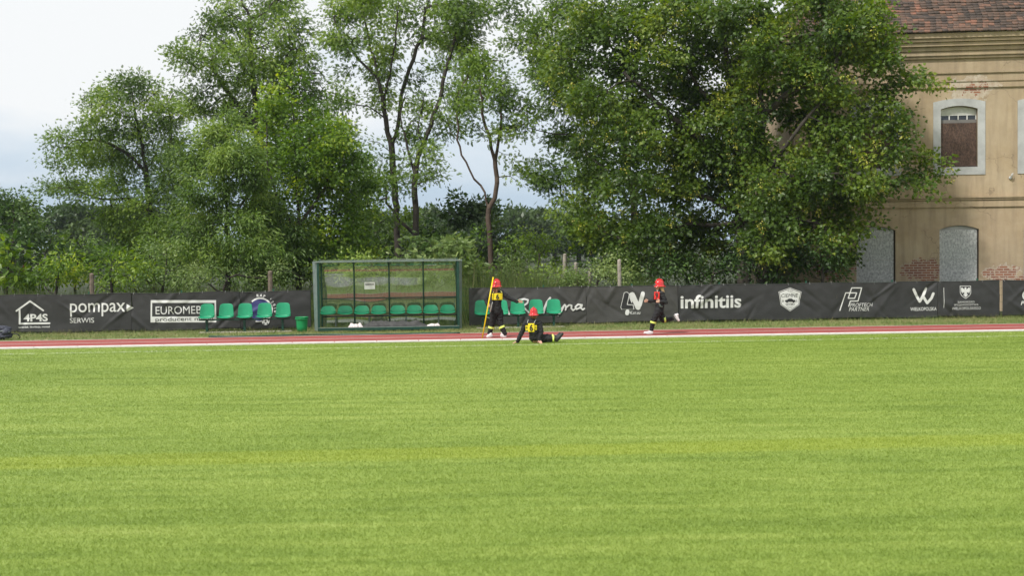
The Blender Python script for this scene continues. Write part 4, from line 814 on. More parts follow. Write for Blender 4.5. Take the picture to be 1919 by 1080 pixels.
B.strokes([[3.0] + circ(*c6(1945, 362), 9, 14, 120, 320)], 3); B.text('Po', *box4(c6, 1893, 402, 1940, 430), bold=.02, shear=.25)

def G(px, py):                                                 # photo pixel on the ground -> (u, v)
    d = ray(px, py); p = cC - d * (CAMH / d[2]); return (cT * p[0] + sT * p[1], -sT * p[0] + cT * p[1])
# ------------------------------------------------------------------ wire fence and its posts
fr = thing('wire_fence', 'green welded wire fence carrying the sponsor banners', 'fence', W(0, 37.36, 0), TH)
wf = MB()
ua, ub = -19, 21
for i in range(int((ub - ua) / .05)): wf.box(ua + i * .05, ua + i * .05 + .004, -.002, .002, .03, 1.09)
for k in range(6): wf.box(ua, ub, -.005, -.0021, .05 + k * .2, .056 + k * .2)
wf.build('wire_mesh', M['fence'], fr)
for i in range(17):
    MB().box(ua + i * 2.5 - .02, ua + i * 2.5 + .02, .003, .045, -.05, 1.13).build('fence_post', M['fence'], fr, bevel=.004)
posts = [(171.5, 513, 39.2, .075, 'post', 'weathered brown wooden post behind the pompax banner'), (506, 508, 39.4, .075, 'post', 'brown wooden post in the bushes behind the left bench'),
         (1160.5, 486, 38.8, .06, 'postlight', 'tall pale concrete post behind the slanted LN logo'), (1079, 492, 41.5, .055, 'postlight', 'slim pale post in the bushes, behind the faded script banner'),
         (1105, 504, 41.0, .06, 'postlight', 'short pale post in the bushes just left of the tall concrete post'), (1058, 476, 44, .07, 'postlight', 'farthest pale post, half hidden in the tall weeds')]
for px, py, Y, r, mt, lab in posts:
    p = at(px, py, Y); b = MB(); rr = random.Random(px)
    zz = [-.1, .3, .7, 1.1, p[2] - .02, p[2]]
    b.tube([(rr.uniform(-.008, .008), rr.uniform(-.008, .008), z) for z in zz], [r, r * .98, r * .95, r * .93, r * .9, r * .55], 8)
    o = b.build('old_fence_post', M[mt], smooth=False); o.location = (p[0], p[1], 0); tag(o, lab, 'post', 'old posts behind the fence')
# ------------------------------------------------------------------ seats and benches
def seat_mesh(w, hb, dp, tilt=.12):
    prof = []                                                  # y (to the back), z
    for k in range(7): a = k / 6; prof.append((-dp / 2 + dp * .82 * a, .015 - .035 * math.sin(a * math.pi * .75) + (-.02 if k == 0 else 0)))
    y0, z0 = prof[-1]
    for k in range(1, 5): a = R_(90) * k / 4; prof.append((y0 + .07 * math.sin(a), z0 + .07 * (1 - math.cos(a))))
    y0, z0 = prof[-1]
    for k in range(1, 9): a = k / 8; prof.append((y0 + tilt * a * hb, z0 + (hb - .09) * a))
    V = []; nx = 14; n = len(prof)
    for i, (y, z) in enumerate(prof):
        q = i / (n - 1); ww = w * (1.0 if i < 10 else 1.0 - .14 * ((i - 10) / (n - 11)) ** 1.4)
        for k in range(nx + 1):
            s = k / nx * 2 - 1; x = s * ww / 2
            up = .035 * abs(s) ** 3 if i < 10 else 0; fw = -.045 * abs(s) ** 2.5 if i >= 9 else 0
            zt_ = z + up - (.0 if i < 12 else (abs(s) ** 5) * .05 * ((i - 11) / (n - 12)))
            V.append((x, y + fw, zt_))
    F = [(i * (nx + 1) + k, i * (nx + 1) + k + 1, (i + 1) * (nx + 1) + k + 1, (i + 1) * (nx + 1) + k) for i in range(n - 1) for k in range(nx)]
    me = evaluated(np_mesh('seat', V, F), [('SOLIDIFY', dict(thickness=.012, offset=0)), ('BEVEL', dict(width=.004, segments=2))])
    me.materials.append(M['seat']); me.polygons.foreach_set('use_smooth', [True] * len(me.polygons)); return me
SEAT_A, SEAT_B = seat_mesh(.40, .40, .36), seat_mesh(.405, .235, .34, .2)
def seat(me, parent, x, y, z, rz=0):
    o = bpy.data.objects.new('seat', me); COL.objects.link(o); o.parent = parent; o.location = (x, y, z); o.rotation_euler = (0, 0, rz); return o
def bench(seatpx, ytop, ybot, legpx, yfoot, label, slab, slablab):
    u, v = G((legpx[0] + legpx[-1]) / 2, yfoot)
    root = thing('seat_bench', label, 'bench', W(u, v, 0), TH, 'benches of green plastic seats')
    z0 = P(seatpx[2], ybot, v)[1]
    for px in seatpx:
        q = P(px, ybot, v)[0] - u; o = seat(SEAT_A, root, q, 0, z0 + .03, random.uniform(-.03, .03))
    q0, q1 = P(seatpx[0], ybot, v)[0] - u, P(seatpx[-1], ybot, v)[0] - u
    MB().box(q0 - .2, q1 + .2, -.03, .03, z0 - .045, z0 - .005).build('seat_rail', M['dgreen'], root, bevel=.004)
    for px in legpx:
        q = P(px, yfoot, v)[0] - u
        b = MB().box(q - .03, q + .03, -.03, .03, .03, z0 - .047); b.box(q - .06, q + .06, -.09, .09, .018, .029); b.box(q - .025, q + .025, -.13, .13, z0 - .085, z0 - .05); b.build('leg', M['dgreen'], root, bevel=.003)
    su0, su1 = P(slab[0], yfoot, v)[0], P(slab[1], yfoot, v)[0]; k = 0
    while su0 + k * 1.02 < su1 - .1:
        L_ = min(1.0, su1 - su0 - k * 1.02); o = MB().box(0, L_, -.19, .19, -.03, .016).build('concrete_slab', M['concrete'], bevel=.004)
        o.location = W(su0 + k * 1.02, v, 0); o.rotation_euler = (0, 0, TH); tag(o, slablab[k], 'paving slab', 'concrete slabs under the benches'); k += 1
bench([386.7, 422.6, 458.6, 494.9, 529.9], 571, 597, [388, 458.6, 530], 622.5, 'row of five green plastic seats left of the shelter, in front of the club emblem', (375, 547),
      ['first concrete slab under the left bench, at its left leg', 'middle concrete slab under the left bench', 'last concrete slab under the left bench, nearest the bin', 'fourth slab'])
bench([903.5, 939, 971, 1005.5, 1039], 564, 590, [905, 971.5, 1038], 614, 'row of five green plastic seats behind the standing child, in front of the script banner', (892, 1057),
      ['first concrete slab under the right bench, at its left leg', 'middle concrete slab under the right bench, behind the seated child', 'last concrete slab under the right bench, farthest to the right', 'fourth slab'])
# ------------------------------------------------------------------ bin
u, v = G(566, 622); root = thing('waste_bin', 'green tapered plastic bin standing between the left bench and the shelter', 'bin', W(u, v, 0), TH)
ring = [(.135, .0), (.145, .15), (.160, .36), (.168, .38), (.178, .383), (.178, .40), (.168, .40), (.16, .39), (.13, .02)]
def lathe(prof, n=28):
    V = [(r * math.cos(2 * math.pi * k / n), r * math.sin(2 * math.pi * k / n), z) for r, z in prof for k in range(n)]
    F = [(i * n + k, i * n + (k + 1) % n, (i + 1) * n + (k + 1) % n, (i + 1) * n + k) for i in range(len(prof) - 1) for k in range(n)]
    F += [tuple(range(n - 1, -1, -1)), tuple((len(prof) - 1) * n + k for k in range(n))]
    return MB().add(V, F)
lathe(ring).build('bin_body', M['bin'], root, True); lathe([(.181, .335), (.186, .34), (.186, .352), (.181, .357)]).build('rim_band', M['bin'], root, True)
# ------------------------------------------------------------------ shelter
VF = 35.95
uL, uR = P(597.5, 600, VF)[0], P(859.5, 600, VF)[0]; HT = P(728, 488, VF)[1]; WD = uR - uL
root = thing('team_shelter', 'glazed green framed team shelter with a row of eight green seats', 'shelter', W(uL, VF, 0), TH)
def prof(t):                                                   # t 0 = floor at the back, 1 = front top edge;  returns y, z
    zc = [(1.150, .07), (1.160, .22), (1.162, .38), (1.150, .55), (1.122, .75), (1.098, .95), (1.088, 1.12), (1.086, 1.30), (1.085, 1.48), (1.075, 1.62), (1.01, 1.77), (.86, 1.87), (.6, 1.925), (.3, HT - .05), (.03, HT - .035)]
    x = t * (len(zc) - 1); i = min(int(x), len(zc) - 2); a = x - i
    g = lambda k: zc[max(0, min(len(zc) - 1, k))]
    return tuple(.5 * (2 * g(i)[d] + (g(i + 1)[d] - g(i - 1)[d]) * a + (2 * g(i - 1)[d] - 5 * g(i)[d] + 4 * g(i + 1)[d] - g(i + 2)[d]) * a * a + (-g(i - 1)[d] + 3 * g(i)[d] - 3 * g(i + 1)[d] + g(i + 2)[d]) * a ** 3) for d in (0, 1))
PM = bpy.data.materials.new('clear_plastic_panel'); PM.use_nodes = True; b = NB(PM); pb = PM.node_tree.nodes['Principled BSDF']; out = PM.node_tree.nodes['Material Output']
gl = b.n('ShaderNodeBsdfGlossy', Roughness=.03); gl.inputs['Color'].default_value = (.9, .93, .9, 1)
tr = b.n('ShaderNodeBsdfTransparent'); tr.inputs['Color'].default_value = (.78, .84, .76, 1)
df = b.n('ShaderNodeBsdfDiffuse'); df.inputs['Color'].default_value = (.24, .29, .22, 1)
m1 = b.n('ShaderNodeMixShader', Fac=.32); b.l(tr.outputs[0], m1.inputs[1]); b.l(gl.outputs[0], m1.inputs[2])
m2 = b.n('ShaderNodeMixShader', Fac=.20); b.l(m1.outputs[0], m2.inputs[1]); b.l(df.outputs[0], m2.inputs[2]); b.l(m2.outputs[0], out.inputs[0])
ribx = [0] + [P(px, 560, VF)[0] - uL for px in (660.5, 728, 794)] + [WD]
for k in range(4):
    x0, x1 = ribx[k] + .02, ribx[k + 1] - .02; V = []; nu, nv = 16, 60
    for j in range(nv + 1):
        y, z = prof(j / nv)
        for i in range(nu + 1):
            s = i / nu; X = x0 + (x1 - x0) * s
            wv = .0045 * mnoise.noise(Vector((X * 1.1, z * 2.0, 4.))) - .007 * math.sin(math.pi * s) * math.sin(z * 2.2 + k)
            V.append((X, y + wv * min(1, (1.98 - z) * 3), z))
    F = [(j * (nu + 1) + i, j * (nu + 1) + i + 1, (j + 1) * (nu + 1) + i + 1, (j + 1) * (nu + 1) + i) for j in range(nv) for i in range(nu)]
    link('clear_panel', np_mesh('clear_panel', V, F, smooth=True), PM, root)
for k in range(5):
    b = MB(); pts = [prof(t / 24) for t in range(25)]; x = ribx[k] + (.0 if 0 < k < 4 else (.012 if k == 0 else -.012))
    b.tube([(x, y - .02, z) for y, z in pts], .022, 6); b.build('rib', M['dgreen'], root, True)
for x in (0, WD):
    MB().box(x - .03, x + .03, 0, .06, .02, HT - .045).build('front_post', M['dgreen'], root, bevel=.005)
    sg = -1 if x == 0 else 1; xx = [x + sg * .033, x + sg * (.13 if sg < 0 else .09)]
    b = MB(); b.add([(xx[0], .01, .03), (xx[1], .20, .03), (xx[1] + sg * .03, .20, HT - .01), (xx[0], .01, HT - .01), (xx[0], .022, .03), (xx[1], .212, .03), (xx[1] + sg * .03, .212, HT - .01), (xx[0], .022, HT - .01)],
        [(0, 1, 2, 3), (7, 6, 5, 4), (0, 4, 5, 1), (1, 5, 6, 2), (2, 6, 7, 3), (3, 7, 4, 0)]); b.build('side_profile', M['steel'], root)
    sp = [(.064, .06)] + [prof(t / 24) for t in range(25)]; V = [(x, y if i else .064, z) for i, (y, z) in enumerate(sp)]
    me = bpy.data.meshes.new('side_panel'); me.from_pydata(V + [(x, .064, HT - .06)], [], [tuple(range(len(V) + 1))]); link('side_panel', me, PM, root)
MB().box(-.13, WD + .12, -.015, .045, HT - .042, HT).build('roof_edge', M['steel'], root, bevel=.004)
MB().box(0, WD, 1.10, 1.135, .83, .862).build('back_rail', M['dgreen'], root, bevel=.004)
MB().box(.02, WD - .02, .80, .86, P(728, 590, VF + .8)[1] - .05, P(728, 590, VF + .8)[1] - .01).build('seat_rail', M['dgreen'], root, bevel=.004)
MB().box(-.02, WD + .02, -.02, .035, .03, .10).build('bottom_beam', M['dgreen'], root, bevel=.004); MB().box(-.02, WD + .02, -.024, .03, .1015, .118).build('beam_trim', M['steel'], root)
for px in (629, 692, 761, 822):
    q = P(px, 600, VF + .85)[0] - uL; MB().box(q - .02, q + .02, .84, .86, .1, P(728, 590, VF + .8)[1] - .06).build('seat_leg', M['steel'], root)
for cx in (218, 375, 530, 685, 861, 1014, 1167, 1321):
    px = 570 + cx / 4.909; pu, pz = P(px, 589.5 - (px - 728) * .0115, VF + .72); seat(SEAT_B, root, pu - uL, .72, pz + .03)
pa = P(692.8, 535.5, VF + 1.08); q = pa[0] - uL
MB().box(q - .145, q + .145, 1.05, 1.053, pa[1] - .10, pa[1] + .10).build('paper_notice', M['paper'], root)
for ln, (t, zz) in enumerate([('REZERWOWI', .035)]):
    me = text_mesh(t, .02)
    fit(me, (q - .115, pa[1] + zz + .025), (q + .115, pa[1] + zz - .025))
    for vv_ in me.vertices: vv_.co.y = 1.046
    me.name = 'notice_lettering'; link('notice_lettering', me, M['printdark'], root)
# cloths lying inside
def crumple(name, x0, x1, y0, y1, h, mt, seed, label, cat, f=3.):
    V = []; nx, ny = 60, 24
    for j in range(ny + 1):
        for i in range(nx + 1):
            s, t = i / nx, j / ny; e = min(1, 6 * min(s, 1 - s)) * min(1, 5 * min(t, 1 - t))
            z = .125 + h * e * (.55 + .6 * mnoise.noise(Vector((s * (x1 - x0) * f, t * 3, seed))) + .35 * abs(mnoise.noise(Vector((s * (x1 - x0) * f * 3.3, t * 8, seed)))))
            V.append((x0 + (x1 - x0) * s, y0 + (y1 - y0) * t + .03 * mnoise.noise(Vector((s * 9, seed, 1))), z if e > .02 else .02))
    F = [(j * (nx + 1) + i, j * (nx + 1) + i + 1, (j + 1) * (nx + 1) + i + 1, (j + 1) * (nx + 1) + i) for j in range(ny) for i in range(nx)]
    me = evaluated(np_mesh(name, V, F), [('SOLIDIFY', dict(thickness=.006))]); me.name = name
    o = link(name, me, mt, None, True); o.location = W(uL, VF, 0); o.rotation_euler = (0, 0, TH); tag(o, label, cat); return o
crumple('folded_cloth', P(676, 615, VF)[0] - uL, P(802, 615, VF)[0] - uL, .10, .55, .15, M['cloth'], 2, 'dark grey folded netting lying on the floor of the shelter', 'netting')
crumple('crumpled_sheet', P(652, 615, VF)[0] - uL, P(680, 615, VF)[0] - uL, .08, .3, .10, M['clothw'], 5, 'white crumpled sheet at the left end of the dark netting', 'sheet', 8)
crumple('crumpled_sheet', P(800, 615, VF)[0] - uL, P(825, 615, VF)[0] - uL, .08, .28, .06, M['clothw'], 8, 'pinkish white crumpled sheet at the right end of the dark netting', 'sheet', 8)
# hose along the verge
hp = []
for i in range(60):
    s = i / 59; px = 392 + s * 470; py = 632.5 - s * 6.5 + 1.2 * math.sin(s * 11) * (1 - s); u, v = G(px, py); hp.append(W(u, v, .02))
tag(MB().tube(hp, .022, 8).build('hose', M['dgreen'], None, True), 'dark green hose lying on the verge in front of the left bench and shelter', 'hose')
# bag at the left edge
u, v = G(6, 637); root = thing('sports_bag', 'dark navy sports bag lying on the verge at the left edge of the photo', 'bag', W(u, v, 0), TH)
b = MB().ball((0, 0, .10), (.24, .16, .11), 16, 10).ball((-.05, .02, .28), (.27, .15, .09), 16, 10).ball((.08, -.04, .2), (.14, .14, .09)); blend(b, 'bag_body', M['bag'], root, .012, 2, .018, 9)
MB().tube([(.2, 0, .14), (.3, -.02, .15), (.38, -.03, .13), (.43, -.02, .07), (.41, 0, .02)], .014, 8).build('strap', M['boot'], root, True)
MB().tube([(-.25, -.12, .2), (0, -.165, .23), (.2, -.12, .2)], .012, 6).build('zip', M['steel'], root, True)

# ------------------------------------------------------------------ people
def hand(mb, w, d, side, curl=.5, up=(0, 0, 1)):
    """hand at wrist w pointing along d; side = direction of the thumb"""
    w, d, t = Vector(w), Vector(d).normalized(), Vector(side); t = (t - d * t.dot(d)).normalized(); nrm = d.cross(t)
    for k in (-1, 0, 1): mb.cap(w + t * .012 * k, w + d * .075 + t * .022 * k, .014, .012, 8)
    for k, L_ in ((-1.5, .052), (-.5, .066), (.5, .070), (1.5, .062)):
        a = w + d * .075 - t * .0175 * k; p1 = a + (d * math.cos(curl * .6) + nrm * math.sin(curl * .6)) * L_ * .55
        p2 = p1 + (d * math.cos(curl * 1.8) + nrm * math.sin(curl * 1.8)) * L_ * .5
        mb.cap(a, p1, .0085, .0075, 8); mb.cap(p1, p2, .0075, .0062, 8)
    a = w + d * .02 + t * .026; p1 = a + (d * .7 + t * .6 + nrm * .2).normalized() * .04; mb.cap(a, p1, .011, .009, 8); mb.cap(p1, p1 + (d * .9 + t * .1 + nrm * .3).normalized() * .03, .009, .007, 8)
def head(mb, c, face, r=.088):
    c, f = Vector(c), Vector(face).normalized(); s = f.cross(Vector((0, 0, 1))).normalized(); u = s.cross(f)
    Rm = Matrix((s, f, u)).transposed()
    mb.ball(c + u * .02, (r * .78, r * .95, r * .98), 16, 12, Rm); mb.ball(c - u * .045 + f * .03, (r * .60, r * .62, r * .70), 14, 10, Rm)
    mb.ball(c - u * .088 + f * .062, .022); mb.cap(c + f * .088 + u * .015, c + f * .105 - u * .018, .010, .014, 8)
    mb.cap(c + f * .082 - u * .048 - s * .016, c + f * .082 - u * .048 + s * .016, .009, .009, 8); mb.cap(c + f * .085 + u * .032 - s * .035, c + f * .085 + u * .032 + s * .035, .012, .012, 8)
    for k in (-1, 1): mb.ball(c + s * k * .076 - u * .005, (.012, .022, .032), 8, 6, Rm); mb.ball(c + s * k * .035 + f * .055 - u * .025, .032)
    return s, f, u
def helmet(parent, c, face, tilt=0):
    c, f = Vector(c), Vector(face).normalized(); s = f.cross(Vector((0, 0, 1))).normalized(); u = s.cross(f)
    V = []; n = 28; rows = [(0, .150), (.045, .148), (.085, .132), (.115, .098), (.126, .066), (.133, .040), (.134, .018), (.137, .0), (.150, -.010), (.176, -.022), (.180, -.027), (.172, -.028), (.128, -.012), (.122, .03)]
    for r, z in rows:
        for k in range(n):
            a = 2 * math.pi * k / n; back = max(0, -math.sin(a)) if r > .14 else 0
            V.append(c + u * (z * .95 - back * .025) + s * (r * .70 * math.cos(a)) + f * (r * (.86 + .16 * back) * math.sin(a)))
    F = [(i * n + k, i * n + (k + 1) % n, (i + 1) * n + (k + 1) % n, (i + 1) * n + k) for i in range(len(rows) - 1) for k in range(n)]
    me = bpy.data.meshes.new('helmet'); me.from_pydata([tuple(p) for p in V], [], F); h = link('helmet', me, M['helmet'], parent, True)
    cr_ = MB().tube([c + u * (.015 + .145 * math.sin(a)) + f * (.118 * math.cos(a)) for a in [R_(8 + k * 164 / 12) for k in range(13)]], [.004] + [.013] * 11 + [.004], 8)
    cr_.build('helmet_crest', M['helmet'], h, True)
    MB().tube([c + f * .118 + u * .035 - s * .028, c + f * .124 + u * .04, c + f * .118 + u * .035 + s * .028], .010, 8).build('helmet_badge', M['steel'], h, True)
    MB().tube([c + s * .088 - u * .01, c + s * .072 - u * .08 + f * .03, c + f * .07 - u * .125, c - s * .072 - u * .08 + f * .03, c - s * .088 - u * .01], .005, 6).build('chin_strap', M['boot'], h, True)
def shoe(parent, heel, toe, up, mt, name='shoe', w=.044):
    h, t, u = Vector(heel), Vector(toe), Vector(up).normalized(); d = (t - h).normalized()
    b = MB(); b.cap(h + d * .03 + u * .035, h + d * .10 + u * .04, w * .85, w * .85); b.cap(h + d * .08 + u * .03, t - d * .035 + u * .024, w * .9, w * .68); b.ball(h + d * .045 + u * .08, w * .82)
    sd_ = d.cross(u); 
    o = blend(b, name, mt, parent, .007, 2)
    b = MB(); pts = [h + u * .006, h + d * .05 + sd_ * w * .75 + u * .006, h + d * .14 + sd_ * w * .85 + u * .006, t - d * .01 + u * .008, h + d * .14 - sd_ * w * .85 + u * .006, h + d * .05 - sd_ * w * .75 + u * .006]
    lo = [p - u * .012 for p in pts]; b.add(pts + lo, [(0, 1, 2, 3, 4, 5), (11, 10, 9, 8, 7, 6)] + [(i, i + 6, (i + 1) % 6 + 6, (i + 1) % 6) for i in range(6)]); b.build('sole', M['print'] if mt is M['shoe'] else mt, o)
def band(parent, a, b_, t, r, wd=.05, mt='hivis', name='reflective_band'):
    a, b_ = Vector(a), Vector(b_); c = a.lerp(b_, t); d = (b_ - a).normalized()
    MB().tube([c - d * wd / 2, c + d * wd / 2], [r, r], 16, False).build(name, M[mt], parent, True)
def bibpanel(parent, c, right, up, w, h, depth_fn, mt='bib', num='6', side=None, sides='', ends=True):
    """a square of cloth following the torso; outward direction = right x up"""
    c, r, u = Vector(c), Vector(right).normalized(), Vector(up).normalized(); o = r.cross(u)
    V = []; nx, ny = 16, 10
    for j in range(ny + 1):
        for i in range(nx + 1):
            a = (i / nx - .5) * w; z = (j / ny - .5) * h; V.append(c + r * a + u * z + o * (depth_fn(a) + .003 * math.sin(a * 60 + j)))
    F = [(j * (nx + 1) + i, j * (nx + 1) + i + 1, (j + 1) * (nx + 1) + i + 1, (j + 1) * (nx + 1) + i) for j in range(ny) for i in range(nx)]
    me = evaluated(np_mesh('bib', [tuple(p) for p in V], F), [('SOLIDIFY', dict(thickness=.004, offset=0))]); me.name = 'bib'; bo = link('bib', me, M[mt], parent, True)
    def put(t, x0, x1, z0, z1, col, bold=.035):
        me = fit(text_mesh(t, bold), (x0, z1), (x1, z0))
        for v in me.vertices: a, z = v.co.x, v.co.z; v.co = c + r * a + u * z + o * (depth_fn(a) + .010)
        me.name = 'bib_number'; link('bib_number', me, col, bo)
    put(num, -.038, .038, -h * .40, h * .40, M['printdark'])
    for t, x0 in side or (): put(t, x0, x0 + .026, -.03, .015, M['printdark'], .01)
    return bo
GP = 'children in firefighter uniforms'
def pdist(px, py): u, v = G(px, py); X, Y, _ = W(u, v); return X, Y
# -- standing child with the pole, seen from behind, stepping to the right
X, Y = pdist(932, 633); S = FPX / Y
A = lambda px, py, y=0.: Vector(((px - 932) / S, y, (633 - py) / S + 0.0))
root = thing('person', 'standing child in black uniform and red helmet, right arm out, holding a yellow pole', 'child', (X, Y, 0.010), 0, GP)
fc = Vector((.72, .70, -.05)); hc = A(932.2, 538.5, .02)
sh_l, sh_r = A(919.5, 550.5, -.03), A(942, 550, .05); el_l, wr_l = A(911.5, 562, -.10), A(914.5, 571.5, -.19); el_r, wr_r = A(955.5, 560.5, .02), A(970, 566.5, -.02)
hp_l, hp_r = A(926.5, 586, -.0), A(937, 586, .03); kn_l, an_l = A(922.5, 607, .0), A(918, 627.5, .03); kn_r, an_r = A(937.5, 607, .0), A(946, 627, -.03)
ch, wa = A(931.5, 557, 0), A(931.5, 572, .01)
b = MB(); head(b, hc, fc); b.cap(hc - Vector((0, 0, .07)), ch + Vector((0, 0, .03)), .045, .05)
b.cap(ch, wa, .11, .10); b.cap(wa, A(931.5, 583, .01), .10, .11); b.cap(sh_l, sh_r, .05, .05)
for s_, e_, w_ in ((sh_l, el_l, wr_l), (sh_r, el_r, wr_r)): b.cap(s_, e_, .042, .034); b.cap(e_, w_, .033, .024)
for h_, k_, a_ in ((hp_l, kn_l, an_l), (hp_r, kn_r, an_r)): b.cap(h_, k_, .075, .05); b.cap(k_, a_, .048, .034)
hand(b, wr_l, Vector((.55, -.55, -.4)), (0, .2, 1), 1.25); hand(b, wr_r, (1, -.05, -.02), (.2, -.2, 1), .3)
blend(b, 'body', M['skin'], root, .0055, 2)
b = MB(); b.cap(ch, wa, .128, .118); b.cap(wa, A(931.5, 578, .01), .12, .125); b.cap(sh_l, sh_r, .064, .064); b.cap(A(932, 547.5, .0), A(932, 545.5, .0), .062, .052)
for s_, e_, w_ in ((sh_l, el_l, wr_l), (sh_r, el_r, wr_r)): b.cap(s_, e_, .062, .052); b.cap(e_, w_, .050, .042)
jk = blend(b, 'jacket', M['black'], root, .010, 2, .012)
b = MB(); b.cap(A(931.5, 579, .01), A(931.5, 585, .01), .128, .128)
for h_, k_, a_ in ((hp_l, kn_l, an_l), (hp_r, kn_r, an_r)): b.cap(h_, k_, .095, .075); b.cap(k_, a_ + Vector((0, 0, .02)), .072, .060)
tj = blend(b, 'trousers', M['black'], root, .010, 2, .013)
band(tj, kn_l, an_l, .36, .078); band(tj, kn_r, an_r, .36, .078)
MB().tube([A(924, 566, -.135), A(921, 575, -.14), A(920, 584, -.10)], .012, 6).build('reflective_strap', M['print'], jk, True)
shoe(root, A(923, 633, .0), A(911, 633, -.06), (0, 0, 1), M['shoe']); shoe(root, A(938, 632.6, .0), A(950, 632.4, -.04), (0, 0, 1), M['shoe'])
bibpanel(jk, A(933.4, 556.5, -.125), (1, .15, 0), (0, 0, 1), .26, .165, lambda a: -.9 * a * a * 2.4, side=())
b = MB(); b.tube([A(925, 549, -.10), A(927.5, 546, -.06)], .006, 6); b.tube([A(942, 549, -.06), A(939.5, 546, -.03)], .006, 6); b.build('bib_strap', M['bibpale'], jk)
b = MB(); b.ball(hc + Vector((-.03, -.045, -.02)), (.08, .07, .08)); b.cap(hc + Vector((-.06, -.07, -.05)), hc + Vector((-.055, -.10, -.19)), .04, .028); b.cap(hc + Vector((-.0, -.08, -.05)), hc + Vector((-.01, -.11, -.16)), .036, .02); blend(b, 'hair', M['hair'], root, .007, 1, .008, 40)
helmet(root, hc + Vector((0, 0, .035)), fc)
# the pole
pb_, pt_ = A(904, 634.5, -.30), A(926, 520.5, -.16)
pl = MB().tube([pb_, pb_.lerp(pt_, .5), pt_], .016, 10).build('yellow_pole', M['pole'], None, True); pl.location = (X, Y, 0.02)
tag(pl, 'long slim yellow pole held upright and leaning by the standing child', 'pole')
# -- seated child, seen from behind, legs out to the right
X, Y = pdist(1002, 643.5); S = FPX / Y
A = lambda px, py, y=0.: Vector(((px - 1002) / S, y, (644 - py) / S))
root = thing('person', 'child in black uniform and red helmet sitting on the grass, legs out to the right', 'child', (X, Y, .010), 0, GP)
hc = A(1000.8, 592.5, .03); fc = Vector((.15, .98, -.1)); ch, wa, hp = A(999.5, 610, -.0), A(1001, 626, -.02), A(1003, 636, .02)
sh_l, sh_r = A(985.5, 607.5, 0), A(1011.5, 607.5, .0); el_l, wr_l = A(977.5, 626, -.02), A(970, 640.5, -.05); el_r, wr_r = A(1014.5, 624, -.07), A(1010.5, 638.5, -.10)
b = MB(); head(b, hc, fc); b.cap(hc - Vector((0, 0, .07)), ch + Vector((0, 0, .06)), .046, .05); b.cap(ch, wa, .11, .10); b.cap(wa, hp, .10, .11); b.cap(sh_l, sh_r, .05, .05)
for s_, e_, w_ in ((sh_l, el_l, wr_l), (sh_r, el_r, wr_r)): b.cap(s_, e_, .042, .034); b.cap(e_, w_, .033, .024)
legs = ((A(1008, 637, .03), A(1027, 637.2, .02), A(1044, 637.5, .0)), (A(1006, 637, .14), A(1026, 634.5, .20), A(1042, 636, .22)))
for h_, k_, a_ in legs: b.cap(h_, k_, .075, .05); b.cap(k_, a_, .048, .034)
hand(b, wr_l, (-.75, -.05, -.30), (.0, .9, .1), .1); hand(b, wr_r, (.25, -.6, -.40), (-.9, 0, 0), .15); blend(b, 'body', M['skin'], root, .0055, 2)
b = MB(); b.cap(ch, wa, .132, .118); b.cap(wa, A(1002, 632, .0), .12, .13); b.cap(sh_l, sh_r, .066, .066); b.cap(A(1000, 601, .0), A(1000.3, 599, .0), .066, .055)
for s_, e_, w_ in ((sh_l, el_l, wr_l), (sh_r, el_r, wr_r)): b.cap(s_, e_, .066, .056); b.cap(e_, w_, .054, .046)
jk = blend(b, 'jacket', M['black'], root, .010, 2, .014)
b = MB(); b.cap(A(1001.5, 633, .02), A(1005, 635, .06), .13, .12)
for h_, k_, a_ in legs: b.cap(h_, k_, .098, .074); b.cap(k_, a_ - Vector((.02, 0, 0)), .072, .058)
tj = blend(b, 'trousers', M['black'], root, .010, 2, .014)
band(tj, legs[0][1], legs[0][2], .62, .073, .035); band(tj, legs[1][1], legs[1][2], .6, .073, .035)
shoe(root, A(1044, 643, -.02), A(1057, 627, -.01), Vector((-.75, 0, .62)), M['boot'], 'boot', .052); shoe(root, A(1042, 643, .22), A(1053, 628, .24), Vector((-.75, 0, .62)), M['boot'], 'boot', .052)
bibpanel(jk, A(994.7 + 1, 615, -.142), (1, 0, 0), (0, .08, 1), .145, .20, lambda a: -1.2 * a * a)
for tx, a0t, (x0, x1) in (('E', -.120, (-.131, -.075)), ('Z', .090, (.075, .131))):
    b = MB()
    V = []
    for t in range(5):
        a = x0 + (x1 - x0) * t / 4
        for z in (-.055, .055): V.append(A(995.7, 615, -.141) + Vector((a, .002 + 1.2 * a * a * 1.05, z)))
    b.add(V, [(2 * t, 2 * t + 2, 2 * t + 3, 2 * t + 1) for t in range(4)])
    sp_ = b.build('bib_flap', M['bib'], jk)
    me = fit(text_mesh(tx, .03), (a0t, .03), (a0t + .030, -.02))
    for v_ in me.vertices: v_.co = A(995.7, 615, -.148) + Vector((v_.co.x, 1.2 * v_.co.x ** 2 * 1.05 - .002, v_.co.z))
    me.name = 'bib_number'; link('bib_number', me, M['printdark'], sp_)
b = MB(); b.tube([A(988.5, 606, -.137), A(990.5, 600, -.07)], .005, 6); b.tube([A(1001, 606, -.137), A(1005, 600, -.06)], .005, 6); b.build('bib_strap', M['print'], jk)
b = MB(); b.ball(hc + Vector((0, -.035, -.02)), (.08, .07, .075)); blend(b, 'hair', M['hair'], root, .008, 1, .006, 40)
helmet(root, hc + Vector((0, -.01, .035)), fc)
